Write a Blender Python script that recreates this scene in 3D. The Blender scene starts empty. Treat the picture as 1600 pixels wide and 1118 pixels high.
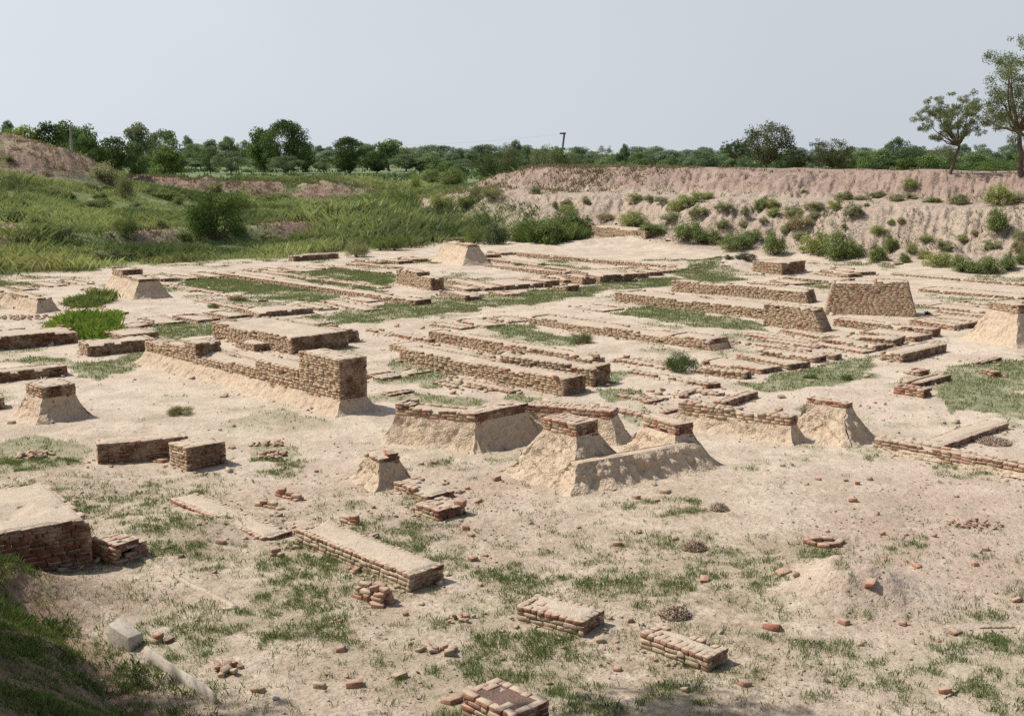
import bpy, math, random
import numpy as np

R = math.radians
rng = np.random.default_rng(7)
random.seed(7)
scene = bpy.context.scene
col = scene.collection

# ------------------------------------------------------------------ camera
FOC, HOR, EYE = 1850.0, 240.0, 5.5          # focal length in photo pixels, horizon row, eye height
TH = math.atan((559 - HOR) / FOC)
cam_d = bpy.data.cameras.new('camera'); cam = bpy.data.objects.new('camera', cam_d); col.objects.link(cam)
cam.location = (0, 0, EYE); cam.rotation_euler = (math.pi/2 - TH, 0, 0)
cam_d.sensor_width = 36; cam_d.lens = 36 * FOC / 1600; cam_d.clip_end = 6000; cam_d.clip_start = .1
scene.camera = cam

# ------------------------------------------------------------------ light
SUN_AZ = math.atan2(0.22, -0.97)             # direction towards the sun in plan
SUN_EL = R(52)
sd = bpy.data.lights.new('sun', 'SUN'); so = bpy.data.objects.new('sun', sd); col.objects.link(so)
sd.energy = 4.5; sd.angle = R(.53); sd.color = (1, .955, .885)
sx, sy, sz = math.cos(SUN_AZ)*math.cos(SUN_EL), math.sin(SUN_AZ)*math.cos(SUN_EL), math.sin(SUN_EL)
from mathutils import Vector
so.rotation_euler = Vector((sx, sy, sz)).to_track_quat('Z', 'Y').to_euler()
w = bpy.data.worlds.new('World'); scene.world = w; w.use_nodes = True
nt = w.node_tree; bg = nt.nodes['Background']
sky = nt.nodes.new('ShaderNodeTexSky'); sky.sky_type = 'NISHITA'; sky.sun_disc = False
sky.sun_elevation = SUN_EL; sky.sun_rotation = math.pi/2 - SUN_AZ
sky.air_density = 1.2; sky.dust_density = 3; sky.ozone_density = 1.5
tc = nt.nodes.new('ShaderNodeTexCoord'); sp = nt.nodes.new('ShaderNodeSeparateXYZ')
mr = nt.nodes.new('ShaderNodeMapRange'); mr.inputs[1].default_value = 0.14; mr.inputs[2].default_value = .6
mr.inputs[3].default_value = .95; mr.inputs[4].default_value = .06
mx = nt.nodes.new('ShaderNodeMix'); mx.data_type = 'RGBA'; mx.inputs[7].default_value = (6.3, 6.78, 7.3, 1)   # dry-season haze
nt.links.new(tc.outputs['Generated'], sp.inputs[0]); nt.links.new(sp.outputs['Z'], mr.inputs[0])
hz1 = nt.nodes.new('ShaderNodeMath'); hz1.operation = 'MULTIPLY_ADD'; hz1.inputs[1].default_value = -.26; hz1.inputs[2].default_value = 1.0   # haze is brighter on the sun's side
nt.links.new(sp.outputs['X'], hz1.inputs[0])
cn = nt.nodes.new('ShaderNodeTexNoise'); cn.inputs['Scale'].default_value = 3.2; cn.inputs['Detail'].default_value = 4; nt.links.new(tc.outputs['Generated'], cn.inputs['Vector'])
hz2 = nt.nodes.new('ShaderNodeMath'); hz2.operation = 'MULTIPLY_ADD'; hz2.inputs[1].default_value = .14; nt.links.new(cn.outputs[0], hz2.inputs[0]); nt.links.new(hz1.outputs[0], hz2.inputs[2])
hzc = nt.nodes.new('ShaderNodeVectorMath'); hzc.operation = 'SCALE'; hzc.inputs[0].default_value = (6.05, 6.52, 7.08); nt.links.new(hz2.outputs[0], hzc.inputs['Scale']); nt.links.new(hzc.outputs[0], mx.inputs[7])
nt.links.new(mr.outputs[0], mx.inputs[0]); nt.links.new(sky.outputs[0], mx.inputs[6]); nt.links.new(mx.outputs[2], bg.inputs[0])
bg.inputs[1].default_value = .1
scene.cycles.use_denoising = False
scene.view_settings.view_transform = 'Standard'; scene.view_settings.look = 'None'; scene.view_settings.exposure = 0

# ------------------------------------------------------------------ noise and terrain
def _h(i, j, s):
    n = (i.astype(np.int64)*374761393 + j.astype(np.int64)*668265263 + s*974634777) & 0xffffffff
    n = ((n ^ (n >> 13)) * 1274126177) & 0xffffffff
    return ((n ^ (n >> 16)) & 0xffff) / 65535.0
def vnoise(x, y, s=0):
    x = np.asarray(x, float); y = np.asarray(y, float)
    i = np.floor(x); j = np.floor(y); fx = x-i; fy = y-j
    fx = fx*fx*(3-2*fx); fy = fy*fy*(3-2*fy)
    a = _h(i, j, s); b = _h(i+1, j, s); c = _h(i, j+1, s); d = _h(i+1, j+1, s)
    return (a*(1-fx)+b*fx)*(1-fy) + (c*(1-fx)+d*fx)*fy
def fbm(x, y, s=0, o=4):
    t = 0; a = .5
    for k in range(o):
        t = t + a*(vnoise(x, y, s+k)*2-1); x = x*2.03+11.3; y = y*2.03+5.7; a *= .5
    return t
def ss(e0, e1, v):
    t = np.clip((v-e0)/(e1-e0), 0, 1); return t*t*(3-2*t)

def flat(px, py, z=0.0):
    """where the sight line through a photo pixel meets the level z"""
    x = (px-800)/FOC; y = -(py-559)/FOC
    dy = math.cos(TH)+y*math.sin(TH); dz = -math.sin(TH)+y*math.cos(TH)
    t = (z-EYE)/dz
    return np.array([x*t, dy*t])

GQ1, GQ2 = flat(120, 1000), flat(285, 1135)
gu = (GQ2-GQ1)/np.linalg.norm(GQ2-GQ1); gn = np.array([gu[1], -gu[0]])
if gn[0] > 0: gn = -gn
BUMPS = [(1340, 928, .85, .62, .42), (1290, 895, .6, .5, .16), (1000, 385, 7, 2.5, .45), (1150, 420, 3.0, 1.6, .55), (240, 830, 1.3, .8, .18),
         (-15, 948, 1.05, .75, .55), (1450, 620, 2.5, 1.5, .1), (690, 420, 5, 3, .15), (200, 480, 3, 2, .1), (1200, 800, 2, 1.5, .08), (960, 1130, 2.2, .8, .12)]
BW = [(flat(a, b), c, d, e) for a, b, c, d, e in BUMPS]
def terrain(x, y, fine=True):
    x = np.asarray(x, float); y = np.asarray(y, float)
    a = .7071*(x-y); b = .7071*(x+y)
    wob = fbm(x*.09, y*.09, 3, 3)
    c = -(a+55) + wob*3
    n = b-55.5 + fbm(x*.13, y*.13, 9, 3)*2.2
    # low ground beyond the left edge of the dig
    sc = 7 + 3.0*fbm(x*.07, y*.07, 21, 2)
    left = .25*ss(0, 5, c) + .9*ss(sc, sc+1.6, c) + .45*ss(15, 60, c)
    left = left + 2.5*ss(-23, -38, x)*ss(2, 33, c)
    left = left*ss(80, 40, b)*(y > 30) + 1.6*ss(55, 90, b)*ss(0, 30, c)
    # scarp in front of the fields
    left = left + 1.35*ss(122, 127, y+wob*4)*ss(158, 138, y)*ss(-46, -40, x)*ss(-13, -20, x)
    # red mound on the left
    dx = (x+49)/17.0; dy = (y-99)/11.0
    mk = np.clip(1-(dx*dx+dy*dy), 0, 1)
    left = left + 3.3*mk**.8*(1+.12*fbm(x*.4, y*.4, 5, 3)) + ss(0, .2, mk)*(.45*fbm(x*.9, y*.9, 6, 4) - 1.2*np.clip(.12-np.abs(fbm(x*.8+y*.3, y*.25, 8, 3)), 0, 1))
    left = left + ss(121, 124, y)*ss(134, 129, y)*ss(-46, -40, x)*ss(-12, -18, x)*.8*fbm(x*.5, y*.5, 15, 4)
    # bank on the right, in two steps
    m = ss(-84, -66, a + wob*4)
    steep = fbm(x*.25, y*.25, 31, 3)
    prof = .35*ss(-1.5, 1, n) + 2.3*ss(.5, 6.2+steep, n) + .25*ss(6, 9, n) + 1.55*ss(8.8+steep*.8, 13.6, n) - 2.5*ss(24, 50, n)
    prof = prof*(1+.05*fbm(a*.12, b*.05, 41, 3)) + ss(10, 14, n)*(.28*fbm(a*.16, b*.1, 43, 3)+.10*fbm(a*.7, b*.5, 45, 2))
    rut = (np.abs(fbm(a*1.7+b*.55, b*.30, 51, 3)))
    onslope = ss(.5, 2, n)*ss(7, 5.5, n) + ss(8.5, 9.5, n)*ss(14, 12.5, n)
    prof = prof - 1.1*onslope*(.16-rut)*(rut < .16) + onslope*(.36*fbm(x*.8, y*.8, 61, 4) + .20*fbm(x*3.2, y*3.2, 65, 3))
    z = np.maximum(left, prof*m)
    # the viewer's own mound, near left, with a gully at its foot
    s = (x-GQ1[0])*gn[0] + (y-GQ1[1])*gn[1]
    s = s + .25*fbm(x*.8, y*.8, 71, 3)
    near = ss(16.5, 14.2, y)
    z = z + near*(np.where(s > 0, .62*s, 0) - .22*np.exp(-(s/.45)**2)) + near*ss(-.3, .2, s)*(.07*fbm(x*2.6, y*2.6, 73, 4))
    r = np.hypot(x, y)
    z = np.maximum(z, 3.85*ss(8.2, 2.5, r))
    for p, rx, ry, h in BW:
        q = ((x-p[0])/rx)**2 + ((y-p[1])/ry)**2
        z = z + h*np.exp(-q*1.2)*(1+.28*fbm(x*2.2, y*2.2, 81, 2)+(.16*fbm(x*7, y*7, 83, 3) if rx < 1.2 else 0))
    z = z + .05*fbm(x*.35, y*.35, 91, 2)*ss(150, 60, y)
    if fine:
        z = z + .022*fbm(x*2.3, y*2.3, 95, 3)*ss(90, 40, r) + .012*fbm(x*9, y*9, 98, 2)*ss(40, 18, r)
        z = z + 1.2*fbm(x*.01, y*.01, 77, 2)*ss(160, 400, y)
    return z
def gz(x, y): return float(terrain(np.array([x]), np.array([y]))[0])
_T = np.exp(np.linspace(math.log(4), math.log(900), 2600))
def sight(px, py):
    """first point of the ground seen at a photo pixel"""
    x = (px-800)/FOC; y = -(py-559)/FOC
    dy = math.cos(TH)+y*math.sin(TH); dz = -math.sin(TH)+y*math.cos(TH)
    X = x*_T; Y = dy*_T; Z = EYE+dz*_T
    k = np.nonzero(Z < terrain(X, Y, False))[0]
    i = k[0] if len(k) else len(_T)-1
    return np.array([X[i], Y[i]])
VIEWS = {'V1': (0,420), 'V2': (180,400), 'V3': (360,380), 'V4': (560,370), 'V5': (760,340), 'V6': (960,360), 'V7': (1160,380), 'V8': (1360,400),
         'V9': (560,470), 'V10': (780,500), 'V11': (980,500), 'V12': (1160,500), 'V13': (1360,540), 'V14': (200,480), 'V15': (580,610)}
for i in range(4):
    for nme, oy in (('T',140), ('W',380), ('X',600), ('Y',838)): VIEWS[nme+str(i+1)] = (400*i, oy)
def pix(v, p):
    if v == 'P': return p
    k = 5.475 if v[0] == 'V' else 3.285
    o = VIEWS[v]
    return (o[0]+p[0]/k, o[1]+p[1]/k)

# ------------------------------------------------------------------ mesh helpers
def tag(o, label=None, cat=None, group=None, kind=None):
    if label: o['label'] = label
    if cat: o['category'] = cat
    if group: o['group'] = group
    if kind or cat: o['kind'] = kind or 'thing'
    return o
def empty(name, loc, label, cat, group=None, kind="thing"):
    o = bpy.data.objects.new(name, None); o.location = loc; o.empty_display_size = .2; col.objects.link(o)
    return tag(o, label, cat, group, kind)
def make_mesh(name, V, F, mat, C=None, smooth=False, attrs=None):
    """V (n,3); F: list of (m,k) index arrays"""
    me = bpy.data.meshes.new(name); V = np.asarray(V, np.float32)
    F = [np.asarray(f, np.int32) for f in F if len(f)]
    idx = np.concatenate([f.ravel() for f in F]); tot = np.concatenate([np.full(len(f), f.shape[1], np.int32) for f in F])
    me.vertices.add(len(V)); me.vertices.foreach_set('co', V.ravel())
    me.loops.add(len(idx)); me.loops.foreach_set('vertex_index', idx)
    me.polygons.add(len(tot)); st = np.concatenate([[0], np.cumsum(tot)[:-1]]).astype(np.int32)
    me.polygons.foreach_set('loop_start', st); me.polygons.foreach_set('loop_total', tot)
    if smooth: me.polygons.foreach_set('use_smooth', np.ones(len(tot), bool))
    if C is not None:
        at = me.attributes.new('Col', 'FLOAT_COLOR', 'POINT')
        c4 = np.ones((len(V), 4), np.float32); c4[:, :3] = C; at.data.foreach_set('color', c4.ravel())
    for k, v in (attrs or {}).items():
        at = me.attributes.new(k, 'FLOAT', 'POINT'); at.data.foreach_set('value', np.asarray(v, np.float32))
    me.materials.append(mat); me.update(calc_edges=True); me.validate()
    return me
def link(name, me, parent=None):
    o = bpy.data.objects.new(name, me); col.objects.link(o); o.parent = parent
    return o
def grid_faces(nu, nv, wrap=False):
    i = np.arange(nu-1)[:, None]; j = np.arange(nv if wrap else nv-1)[None, :]; j2 = (j+1) % nv
    return np.stack([np.broadcast_to(i*nv+j, (nu-1, j.shape[1])), (i+1)*nv+j, (i+1)*nv+j2, i*nv+j2], -1).reshape(-1, 4)

# ------------------------------------------------------------------ materials
def mat(name):
    m = bpy.data.materials.new(name); m.use_nodes = True
    n = m.node_tree.nodes; b = n['Principled BSDF']; b.inputs['Roughness'].default_value = .95
    b.inputs['Specular IOR Level'].default_value = .12
    return m, m.node_tree, b
def N(t, kind, **kw):
    n = t.nodes.new(kind)
    for k, v in kw.items():
        if k.startswith('i_'): n.inputs[k[2:].replace('_', ' ')].default_value = v
        else: setattr(n, k, v)
    return n
def noise(t, scale, detail=4, rough=.6, vec=None):
    n = N(t, 'ShaderNodeTexNoise'); n.inputs['Scale'].default_value = scale; n.inputs['Detail'].default_value = detail; n.inputs['Roughness'].default_value = rough
    if vec is None:
        g = t.nodes.get('GeoPos') or N(t, 'ShaderNodeNewGeometry'); g.name = 'GeoPos'; vec = g.outputs['Position']
    t.links.new(vec, n.inputs['Vector']); return n
def ramp(t, src, stops):
    r = N(t, 'ShaderNodeValToRGB'); e = r.color_ramp.elements
    while len(e) < len(stops): e.new(.5)
    for k, (p, c) in enumerate(stops):
        e[k].position = p; e[k].color = (c if isinstance(c, tuple) else (c, c, c))+(1,)
    t.links.new(src, r.inputs[0]); return r.outputs[0]
def mixc(t, f, a, b, mode='MIX'):
    m = N(t, 'ShaderNodeMix', data_type='RGBA', blend_type=mode)
    for s, v in ((0, f), (6, a), (7, b)):
        if hasattr(v, 'links'): t.links.new(v, m.inputs[s])
        elif isinstance(v, tuple): m.inputs[s].default_value = v+(1,)
        else: m.inputs[s].default_value = v
    return m.outputs[2]
def math_(t, op, a, b=0.0, clamp=False):
    m = N(t, 'ShaderNodeMath', operation=op, use_clamp=clamp)
    for s, v in ((0, a), (1, b)):
        if hasattr(v, 'links'): t.links.new(v, m.inputs[s])
        else: m.inputs[s].default_value = v
    return m.outputs[0]
def attr(t, name): return N(t, 'ShaderNodeAttribute', attribute_name=name)
def bump(t, b, h, dist=.02, strength=1.0):
    n = N(t, 'ShaderNodeBump'); n.inputs['Distance'].default_value = dist; n.inputs['Strength'].default_value = strength
    t.links.new(h, n.inputs['Height']); t.links.new(n.outputs[0], b.inputs['Normal'])
SAND = (.60, .505, .40); SAND2 = (.46, .37, .28); PINK = (.46, .345, .28)

def make_ground():
    m, t, b = mat('sandy_ground')
    n1 = noise(t, .35, 5); n2 = noise(t, 3.0, 6, .7); n3 = noise(t, 22, 5, .75); n4 = noise(t, 1.1, 5, .65)
    c = mixc(t, ramp(t, n1.outputs[0], [(.35, 0), (.65, 1)]), SAND, (.545, .45, .35))
    c = mixc(t, ramp(t, noise(t, .8, 6, .6).outputs[0], [(.47, 0), (.56, .55), (.70, .85)]), c, (.43, .345, .265))
    c = mixc(t, ramp(t, n2.outputs[0], [(.48, 0), (.72, .6)]), c, (.41, .325, .235))
    c = mixc(t, ramp(t, noise(t, 11, 6, .75).outputs[0], [(.57, 0), (.70, .6)]), c, (.27, .20, .14))
    pk = math_(t, 'MULTIPLY', attr(t, 'pink').outputs['Fac'], ramp(t, n4.outputs[0], [(.3, .25), (.62, 1)]))
    c = mixc(t, pk, c, PINK)
    # soil clods, red brick crumbs
    rough_at = attr(t, 'rough').outputs['Fac']
    c = mixc(t, math_(t, 'MULTIPLY', rough_at, ramp(t, noise(t, 1.7, 6, .72).outputs[0], [(.42, .1), (.56, .8)])), c, (.34, .265, .185))
    c = mixc(t, math_(t, 'MULTIPLY', math_(t, 'ADD', rough_at, .15), ramp(t, noise(t, 7.5, 5, .7).outputs[0], [(.54, 0), (.62, .7)])), c, (.22, .165, .11))
    v = N(t, 'ShaderNodeTexVoronoi'); v.inputs['Scale'].default_value = 16; v.inputs['Randomness'].default_value = 1
    t.links.new(t.nodes['GeoPos'].outputs['Position'], v.inputs['Vector'])
    speck = ramp(t, v.outputs['Distance'], [(.10, 1), (.22, 0)])
    sel = ramp(t, noise(t, 2.2, 4).outputs[0], [(.52, 0), (.62, 1)])
    rough_at = attr(t, 'rough').outputs['Fac']
    sel = math_(t, 'MULTIPLY', math_(t, 'MULTIPLY', speck, sel), math_(t, 'ADD', rough_at, .12), True)
    c = mixc(t, sel, c, mixc(t, noise(t, 5, 2).outputs[0], (.22, .10, .07), (.17, .12, .085)))
    c = mixc(t, math_(t, 'MULTIPLY', ramp(t, n3.outputs[0], [(.5, 0), (.68, 1)]), math_(t, 'ADD', math_(t, 'MULTIPLY', rough_at, .8), .10)), c, (.23, .165, .11))
    # roots and leaf litter under the grass
    g = attr(t, 'grass').outputs['Fac']
    gm = math_(t, 'MULTIPLY', g, ramp(t, noise(t, 4.5, 6, .75).outputs[0], [(.34, .35), (.5, 1)]), True)
    gc = mixc(t, noise(t, 6, 4).outputs[0], (.11, .14, .055), (.22, .24, .12))
    c = mixc(t, math_(t, 'MULTIPLY', gm, .85), c, gc)
    c = mixc(t, attr(t, 'soil').outputs['Fac'], c, mixc(t, n2.outputs[0], (.30, .20, .145), (.16, .10, .07)))
    # red earth of the banks
    bk = attr(t, 'bank').outputs['Fac']
    gz_ = N(t, 'ShaderNodeSeparateXYZ'); t.links.new(t.nodes['GeoPos'].outputs['Position'], gz_.inputs[0])
    hi = math_(t, 'MAXIMUM', ramp(t, math_(t, 'MULTIPLY', math_(t, 'ADD', gz_.outputs['Z'], math_(t, 'MULTIPLY', n2.outputs[0], .4)), .2), [(.62, 0), (.70, 1)]), attr(t, 'red').outputs['Fac'])
    low = mixc(t, ramp(t, noise(t, .9, 6, .7).outputs[0], [(.35, 0), (.65, 1)]), (.44, .35, .272), (.52, .425, .33))
    upc = mixc(t, ramp(t, noise(t, .8, 6, .7).outputs[0], [(.35, 0), (.65, 1)]), (.33, .235, .185), (.43, .33, .265))
    upc = mixc(t, math_(t, 'MULTIPLY', attr(t, 'red').outputs['Fac'], .7), upc, (.27, .175, .135))
    bc = mixc(t, hi, low, upc)
    bc = mixc(t, ramp(t, noise(t, 2.4, 6, .75).outputs[0], [(.5, 0), (.66, .6)]), bc, (.24, .165, .13))
    bc = mixc(t, ramp(t, noise(t, 5, 5, .7).outputs[0], [(.45, 0), (.7, .6)]), bc, (.27, .19, .15))
    c = mixc(t, bk, c, bc)
    md = attr(t, 'meadow').outputs['Fac']
    mc = mixc(t, noise(t, .5, 6, .7).outputs[0], (.10, .14, .05), (.24, .27, .115))
    mc = mixc(t, ramp(t, noise(t, .9, 5).outputs[0], [(.6, 0), (.72, .6)]), mc, (.30, .22, .14))
    c = mixc(t, md, c, mc)
    fl = attr(t, 'field').outputs['Fac']
    wv = noise(t, .035, 3); 
    fc = mixc(t, ramp(t, wv.outputs[0], [(.42, 0), (.58, 1)]), (.13, .19, .085), (.19, .225, .12))
    fc = mixc(t, ramp(t, noise(t, 1.2, 4).outputs[0], [(.5, 0), (.7, .6)]), fc, (.11, .155, .075))
    c = mixc(t, fl, c, fc)
    t.links.new(c, b.inputs['Base Color'])
    nb_ = noise(t, 13, 2.5, .55)
    h = math_(t, 'ADD', nb_.outputs[0], math_(t, 'MULTIPLY', n2.outputs[0], 2.0))
    h = math_(t, 'ADD', h, math_(t, 'MULTIPLY', bk, math_(t, 'MULTIPLY', noise(t, 3.2, 5, .7).outputs[0], 9.0)))
    bump(t, b, math_(t, 'ADD', h, math_(t, 'MULTIPLY', speck, .5)), .035, .75)
    return m
def make_brick(dusty=1.0):
    m, t, b = mat('old_brick' if dusty == 1 else 'broken_brick')
    c = attr(t, 'Col').outputs['Color']
    n2 = noise(t, 14, 3, .6); n3 = noise(t, 40, 1.5, .5)
    c = mixc(t, 1.0, c, ramp(t, n2.outputs[0], [(.25, .6), (.75, 1.3)]), 'MULTIPLY')
    c = mixc(t, ramp(t, noise(t, 3.0, 5, .7).outputs[0], [(.46, 0), (.62, .55*dusty)]), c, (.47, .365, .26))
    gN = N(t, 'ShaderNodeNewGeometry'); s = N(t, 'ShaderNodeSeparateXYZ'); t.links.new(gN.outputs['Normal'], s.inputs[0])
    up = ramp(t, s.outputs['Z'], [(.55, 0), (.9, 1)])
    dust = math_(t, 'MULTIPLY', up, ramp(t, noise(t, 7, 5, .7).outputs[0], [(.3, .25*dusty), (.55, .95*dusty)]))
    c = mixc(t, dust, c, (.51, .415, .315))
    t.links.new(c, b.inputs['Base Color'])
    bump(t, b, math_(t, 'ADD', n2.outputs[0], math_(t, 'MULTIPLY', n3.outputs[0], .5)), .012, .8)
    return m
def make_earth(name, c1, c2, c3, bs=.03, sc=1.0):
    m, t, b = mat(name)
    n1 = noise(t, 1.3*sc, 5, .65); n2 = noise(t, 9*sc, 4, .65); n3 = noise(t, 28*sc, 1.5, .5)
    c = mixc(t, ramp(t, n1.outputs[0], [(.36, 0), (.64, 1)]), c1, c2)
    c = mixc(t, ramp(t, n2.outputs[0], [(.5, 0), (.7, .7)]), c, c3)
    t.links.new(c, b.inputs['Base Color'])
    bump(t, b, math_(t, 'ADD', n2.outputs[0], math_(t, 'MULTIPLY', n3.outputs[0], .6)), bs, .9)
    return m
def make_leaf(name, trans=.35):
    m, t, b = mat(name)
    oi = N(t, 'ShaderNodeObjectInfo'); c = mixc(t, 1.0, oi.outputs['Color'], attr(t, 'Col').outputs['Color'], 'MULTIPLY')
    t.links.new(c, b.inputs['Base Color']); b.inputs['Roughness'].default_value = .7; b.inputs['Specular IOR Level'].default_value = .25
    tr = N(t, 'ShaderNodeBsdfTranslucent'); t.links.new(mixc(t, 1.0, c, (1.15, 1.2, .6), 'MULTIPLY'), tr.inputs[0])
    mxs = N(t, 'ShaderNodeMixShader'); mxs.inputs[0].default_value = trans
    t.links.new(b.outputs[0], mxs.inputs[1]); t.links.new(tr.outputs[0], mxs.inputs[2])
    t.links.new(mxs.outputs[0], t.nodes['Material Output'].inputs[0])
    return m
M_GROUND = make_ground(); M_BRICK = make_brick(); M_BROKEN = make_brick(.6)
M_CAP = make_earth('dusty_capping', (.54, .45, .35), (.48, .39, .295), (.36, .28, .205), .02, 1.6)
M_MUD = make_earth('mud_plaster', (.58, .46, .335), (.52, .41, .295), (.34, .26, .185), .05)
M_CORE = make_earth('mud_mortar', (.28, .20, .135), (.22, .155, .105), (.16, .11, .075), .03)
M_SOIL = make_earth('dark_soil_capping', (.20, .13, .10), (.16, .105, .08), (.11, .075, .06), .03, 1.6)
M_CONC = make_earth('old_concrete', (.54, .48, .40), (.47, .41, .33), (.28, .24, .20), .008, 2)
M_LEAF = make_leaf('foliage'); M_GRASS = make_leaf('grass_blade', .3)
M_BARK = make_earth('bark', (.17, .125, .09), (.12, .085, .06), (.07, .05, .035), .03, 2)
M_TWIG = make_earth('dry_twig', (.46, .35, .26), (.52, .41, .31), (.36, .27, .2), .01, 3)
M_PAPER = make_earth('pale_paper', (.75, .75, .72), (.65, .65, .62), (.5, .5, .5), .01, 4)
M_METAL = make_earth('weathered_steel', (.16, .15, .14), (.13, .12, .115), (.09, .08, .07), .003, 3)
M_POLE = make_earth('concrete_pole', (.36, .34, .31), (.30, .28, .26), (.24, .22, .2), .005, 2)
# ------------------------------------------------------------------ ground cover masks (all in metres on the ground)
def inside(P, x, y):
    r = np.zeros(x.shape, bool); n = len(P)
    for i in range(n):
        x1, y1 = P[i]; x2, y2 = P[(i+1) % n]
        if y1 == y2: continue
        cnd = (y1 > y) != (y2 > y)
        r ^= cnd & (x < (x2-x1)*(y-y1)/(y2-y1)+x1)
    return r
TURF = [[(285,442),(330,434),(420,438),(545,462),(500,472),(440,470),(405,462),(300,452)], [(470,426),(520,421),(615,430),(612,447),(590,446),(500,433)],
 [(430,430),(470,431),(610,454),(600,460),(520,447)], [(235,506),(330,503),(330,525),(270,533),(235,528)],
 [(420,505),(520,487),(680,466),(800,458),(900,450),(950,440),(1050,432),(1055,446),(960,454),(850,474),(700,488),(560,506),(470,512)],
 [(815,386),(900,384),(1000,391),(1110,399),(1120,410),(1000,406),(900,398),(830,393)], [(960,487),(1010,478),(1080,485),(1195,505),(1190,519),(1100,513),(1000,495)],
 [(745,510),(800,504),(850,518),(930,538),(900,544),(800,529)], [(1050,427),(1120,411),(1135,413),(1105,427),(1160,438),(1080,441)], [(1250,445),(1300,443),(1300,451),(1258,451)],
 [(1180,600),(1260,575),(1370,555),(1370,590),(1310,605),(1200,612),(1140,600)], [(1490,570),(1605,552),(1605,655),(1560,645),(1490,642),(1480,650),(1450,612)],
 [(620,565),(700,577),(710,590),(690,605),(600,600),(580,592)], [(650,612),(750,625),(740,636),(680,632)], [(930,608),(1000,607),(1005,619),(960,624),(935,616)],
 [(115,570),(180,560),(225,553),(215,570),(170,595),(130,592)], [(0,566),(60,556),(110,561),(60,572)], [(-10,690),(60,680),(145,700),(130,727),(50,737),(-10,745)],
 [(860,580),(985,585),(960,600),(890,590)], [(965,645),(1010,640),(1020,655),(990,660)], [(800,616),(860,622),(850,632),(800,632)], [(1230,640),(1300,630),(1310,640),(1240,645)],
 [(960,790),(1010,779),(1100,790),(1115,806),(1030,815),(985,808)], [(800,985),(890,988),(915,1010),(835,1022)], [(400,992),(480,985),(480,1008),(400,1012)],
 [(580,996),(660,995),(655,1014),(590,1012)], [(1370,1060),(1430,1045),(1440,1085),(1380,1095)], [(1440,1000),(1600,995),(1605,1030),(1500,1045)], [(1400,1080),(1330,1110),(1300,1125),(1420,1125)],
 [(150,810),(270,820),(290,860),(200,850)], [(270,840),(380,860),(370,900),(280,880)], [(950,1000),(985,960),(990,995)], [(990,880),(1060,870),(1080,900),(1010,905)],
 [(380,690),(450,695),(455,720),(390,720)], [(1310,690),(1380,700),(1360,720)], [(1000,1080),(1080,1060),(1150,1100),(1100,1125),(980,1120)], [(260,960),(330,950),(340,1010),(270,1010)],
 [(380,870),(480,900),(470,930),(390,920)], [(900,830),(960,830),(960,850),(905,850)], [(620,860),(700,870),(690,890),(630,885)], [(1380,845),(1440,835),(1450,860),(1400,865)]]
TURF = [np.array([flat(*p) for p in P]) for P in TURF]
PINKS = [(1450,850,170,70,1), (1500,770,150,40,.7), (720,790,120,60,.8), (620,830,150,50,.6), (1230,660,90,25,.4), (900,860,140,60,.5), (480,760,150,60,.45),
         (1330,930,80,60,.6), (1520,900,140,60,.9), (760,560,90,20,.3), (60,780,120,50,.6), (700,1050,250,50,.45), (1100,1000,200,60,.35), (1350,640,90,20,.4)]
def ell(x, y, L):
    v = np.zeros_like(x)
    for px, py, rx, ry, s in L:
        c = flat(px, py); d = c[1]; k = d/FOC
        kx = rx*k; ky = ry*k*math.hypot(d, EYE)/EYE
        q = ((x-c[0])/kx)**2+((y-c[1])/ky)**2
        v = np.maximum(v, s*np.exp(-q*.9))
    return v
def turf_mask(x, y):
    jx = x+.35*fbm(x*1.3, y*1.3, 101, 3)*np.clip(y/20, .6, 2.5); jy = y+.5*fbm(x*1.1, y*1.1, 111, 3)*np.clip(y/20, .6, 3)
    g = np.zeros_like(x)
    for P in TURF:
        lo = P.min(0)-2; hi = P.max(0)+2
        k = (jx > lo[0]) & (jx < hi[0]) & (jy > lo[1]) & (jy < hi[1])
        if k.any():
            gg = g[k]; gg[inside(P, jx[k], jy[k])] = 1; g[k] = gg
    g = g*np.clip(.95+.9*fbm(x*1.1, y*1.1, 121, 4), .4, 1)
    nearb = ss(24, 17, y)
    g = g*(1-nearb*(1-np.clip(.42+1.9*fbm(x*2.3, y*2.3, 123, 4), .04, 1)))
    f = fbm(x*.75, y*.75, 131, 4)+.6*fbm(x*3.1, y*3.1, 135, 3)
    fore = ss(19, 15, y+x*.25)
    g = np.maximum(g, fore*ss(-.22, .42, f)*.72)
    g = np.maximum(g, .5*ss(.22, .6, f)*ss(32, 22, y))
    f2 = fbm(x*.42, y*.42, 261, 4)+.45*fbm(x*1.9, y*1.9, 265, 3)
    cc = -(.7071*(x-y)+55)+3*fbm(x*.09, y*.09, 3, 3)
    g = np.maximum(g, ss(21, 26, y)*(.62*ss(.16, .5, f2)+.75*ss(-7, -.5, cc)*ss(-.15, .35, f2)))
    s = (x-GQ1[0])*gn[0]+(y-GQ1[1])*gn[1]
    g = np.maximum(g, ss(16, 14, y)*ss(-.35, .1, s)*np.clip(.55+1.1*fbm(x*1.2, y*1.2, 141, 3), 0, 1))
    return np.clip(g, 0, 1)
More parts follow.
